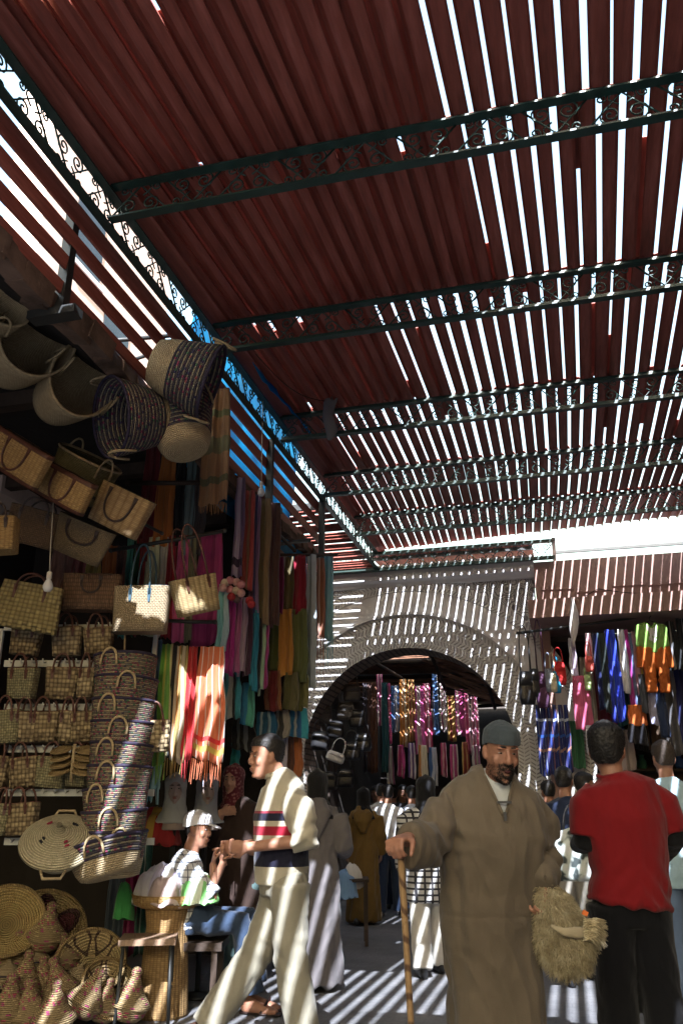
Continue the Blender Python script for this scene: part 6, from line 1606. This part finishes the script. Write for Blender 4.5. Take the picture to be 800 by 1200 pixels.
def brick_check(t, c, x, y, z):
    a = t.math('FRACT', t.math('MULTIPLY', z, 21.0)); b_ = t.math('FRACT', t.math('MULTIPLY', t.math('ADD', x, t.math('MULTIPLY', y, .5)), 17.0))
    return t.mix(t.math('MULTIPLY', t.math('GREATER_THAN', a, .35), t.math('GREATER_THAN', b_, .28)), (.03,.03,.035), (.5,.5,.5))
BLKV = fabric('black_veil',(.012,.012,.014))
passer('woman in a grey djellaba and black headscarf seen from behind', 371, 7.3, 1.62, 172, robe=fabric('grey_wool',(.125,.115,.12), .9, 200, .2), hood=True, scarf=BLKV, arms='bent', fem=True, sk=SK3, vox=.011)
passer('woman in an ochre brown hooded djellaba walking into the arch', 426, 11.4, 1.60, 178, robe=fabric('ochre_wool',(.17,.105,.03), .9, 200, .25), hood=True, scarf=BLKV, arms='down', fem=True, stride=.12, sk=SK3)
WS = fabric('white_shirt_cotton',(.62,.63,.66)); LBS = fabric('pale_blue_shirt',(.5,.55,.68)); JN = fabric('dark_jeans',(.025,.04,.08), .85, 240, .3)
passer('man in a white shirt and jeans seen from behind beyond the arch', 455, 12.2, 1.66, 165, top=WS, bottom=JN, arms='swing', stride=.18, head=20)
passer('man in a pale blue shirt walking away beside the white shirt', 484, 12.6, 1.66, 190, top=LBS, bottom=JN, arms='swing', stride=.16)
passer('dark haired man facing us between the two pale shirts', 473, 14.0, 1.72, 10, top=fabric('charcoal_shirt',(.03,.03,.035)), bottom=JN, sk=SKD)
passer('man in dark clothes facing us behind the ochre djellaba', 441, 14.5, 1.72, -20, top=fabric('brown_shirt',(.06,.045,.035)), bottom=JN, sk=SKD)
passer('woman in a black and white checked coat and white trousers behind the old man', 501, 7.9, 1.60, 183, top=fabric('brick_checked_wool',(.3,.3,.3), .9, 200, .1, extra=brick_check), bottom=fabric('white_trouser_cotton',(.55,.53,.48)), scarf=BLKV, hem=-.30, arms='down', fem=True, stride=.14, sk=SK3, vox=.010)
passer('man in a navy vest over a pale blue shirt walking away', 668, 7.6, 1.66, 172, top=fabric('navy_vest_cloth',(.02,.028,.06)), bottom=fabric('stone_cotton',(.28,.26,.22)), arms='swing', stride=.2, head=-15, sleeves=.8, vox=.011)
passer('man with a shaved head in a light blue shirt cut off by the right edge', 792, 6.6, 1.80, 178, top=fabric('light_blue_cotton',(.36,.5,.58)), bottom=fabric('pale_denim',(.14,.2,.32)), hairm=M_('cropped_hair', (.055,.042,.035), .7, .4, 60), arms='down', stride=.12, hem=-.2, shoes=WHT, sleeves=1.9, vox=.011)
passer('shopper in a white cap browsing at the trinket shelves', 738, 9.8, 1.64, 185, top=fabric('black_top',(.02,.02,.025)), bottom=JN, cap=WCAP)
passer('person in a pink top standing beside the trinket shelves', 760, 10.1, 1.64, 20, top=fabric('pink_top',(.45,.16,.2)), bottom=JN, sk=SK3)
# patterned shopping sack carried between the old man and the man in red
m = MB(); cup(m, [(0,.001,.001),(0,.15,.08),(.05,.19,.11),(.24,.18,.10),(.33,.12,.06),(.36,.03,.02)], 24, 2.6)
def sack_col(t, c, x, y, z): return t.ramp(t.noise(c, 9, 2), [(.42,(.04,.05,.05)),(.5,(.5,.55,.52)),(.75,(.6,.6,.62))], 'LINEAR')
sk_ = thing('printed_sack', 'black and white printed sack between the djellaba and the red t-shirt', 'sack', at(676,1032,d=6.6), PSI)
m.build('sack', fabric('printed_sack_cloth',(.4,.4,.4), .7, 120, .1, extra=sack_col), sk_); MB().tube(arc_pts(-.07,.07,.2,0,.32,10), .009, 6).build('handle', BLK, sk_)

passer('man in a grey jacket walking away deep inside the arch', 462, 16.5, 1.74, 175, top=fabric('grey_jacket',(.12,.12,.13)), bottom=JN, stride=.12)
passer('woman in a cream headscarf walking toward us deep inside the arch', 492, 15.5, 1.62, 8, robe=fabric('plum_robe',(.10,.05,.07)), scarf=fabric('cream_veil',(.5,.46,.38)), sk=SK3)
passer('man in a white tunic walking away near the left side of the passage', 447, 13.0, 1.70, 182, top=fabric('white_tunic',(.5,.5,.5)), bottom=JN, hem=-.25, stride=.15)
passer('man in olive clothes crossing behind the man in red', 690, 8.6, 1.66, 100, top=fabric('olive_shirt',(.10,.10,.06)), bottom=fabric('stone_cotton',(.28,.26,.22)), arms='swing', stride=.22)
passer('shopper in a dark green top facing the stall behind the sheepskin', 648, 9.6, 1.62, 190, top=fabric('dark_green_top',(.03,.07,.05)), bottom=JN)

co = thing('child_outfit', 'lime and white child top with orange trousers on a hanger', 'outfit', at(761,730,d=10.35), PSI, GR)
m = MB(); m.prism([(-.06,0),(-.12,-.015),(-.19,-.04),(-.20,-.30),(-.13,-.30),(-.125,-.16),(-.12,-.38),(.12,-.38),(.125,-.16),(.13,-.30),(.20,-.30),(.19,-.04),(.12,-.015),(.06,0),(0,-.05)], -.03, .03); remesh(m, .011, 'top', M_('lime_cotton',(.20,.36,.08),.85,.2), co, 5, folds(.014,14,5,3))
m = MB(); m.prism([(-.07,-.02),(-.05,-.22),(0,-.28),(.05,-.22),(.07,-.02),(0,-.08)], -.040, -.012); remesh(m, .010, 'bib', M_('white_cotton',(.55,.55,.53),.85,.15), co, 3)
m = MB(); m.loft([(-.065,0,-.33),(-.07,0,-.40),(-.078,.01,-.6),(-.085,0,-.86)], [(.08,.045),(.078,.045),(.065,.04),(.058,.04)], seg=14); m.loft([(.065,0,-.33),(.07,0,-.40),(.08,-.01,-.6),(.09,0,-.86)], [(.08,.045),(.078,.045),(.065,.04),(.058,.04)], seg=14); remesh(m, .011, 'trousers', M_('orange_cotton',(.42,.11,.018),.85,.2), co, 3, folds(.022,11,4,5))
for sg in (-1,1):
    m = MB(); m.loft([(sg*.165,0,-.28),(sg*.18,0,-.36),(sg*.195,.01,-.56)], [(.034,.03),(.036,.03),(.034,.028)], seg=12); remesh(m, .01, 'sleeve', M_('orange_cotton',(.42,.11,.018)), co, 2, folds(.01,14,6,5))
m = MB(); m.tube([(-.16,0,-.03),(0,0,.03),(.16,0,-.03)], .007, 5); m.tube([(0,0,.03),(.0,0,.07),(.02,0,.09)], .006, 5); m.build('hanger', DARKIRON, co)
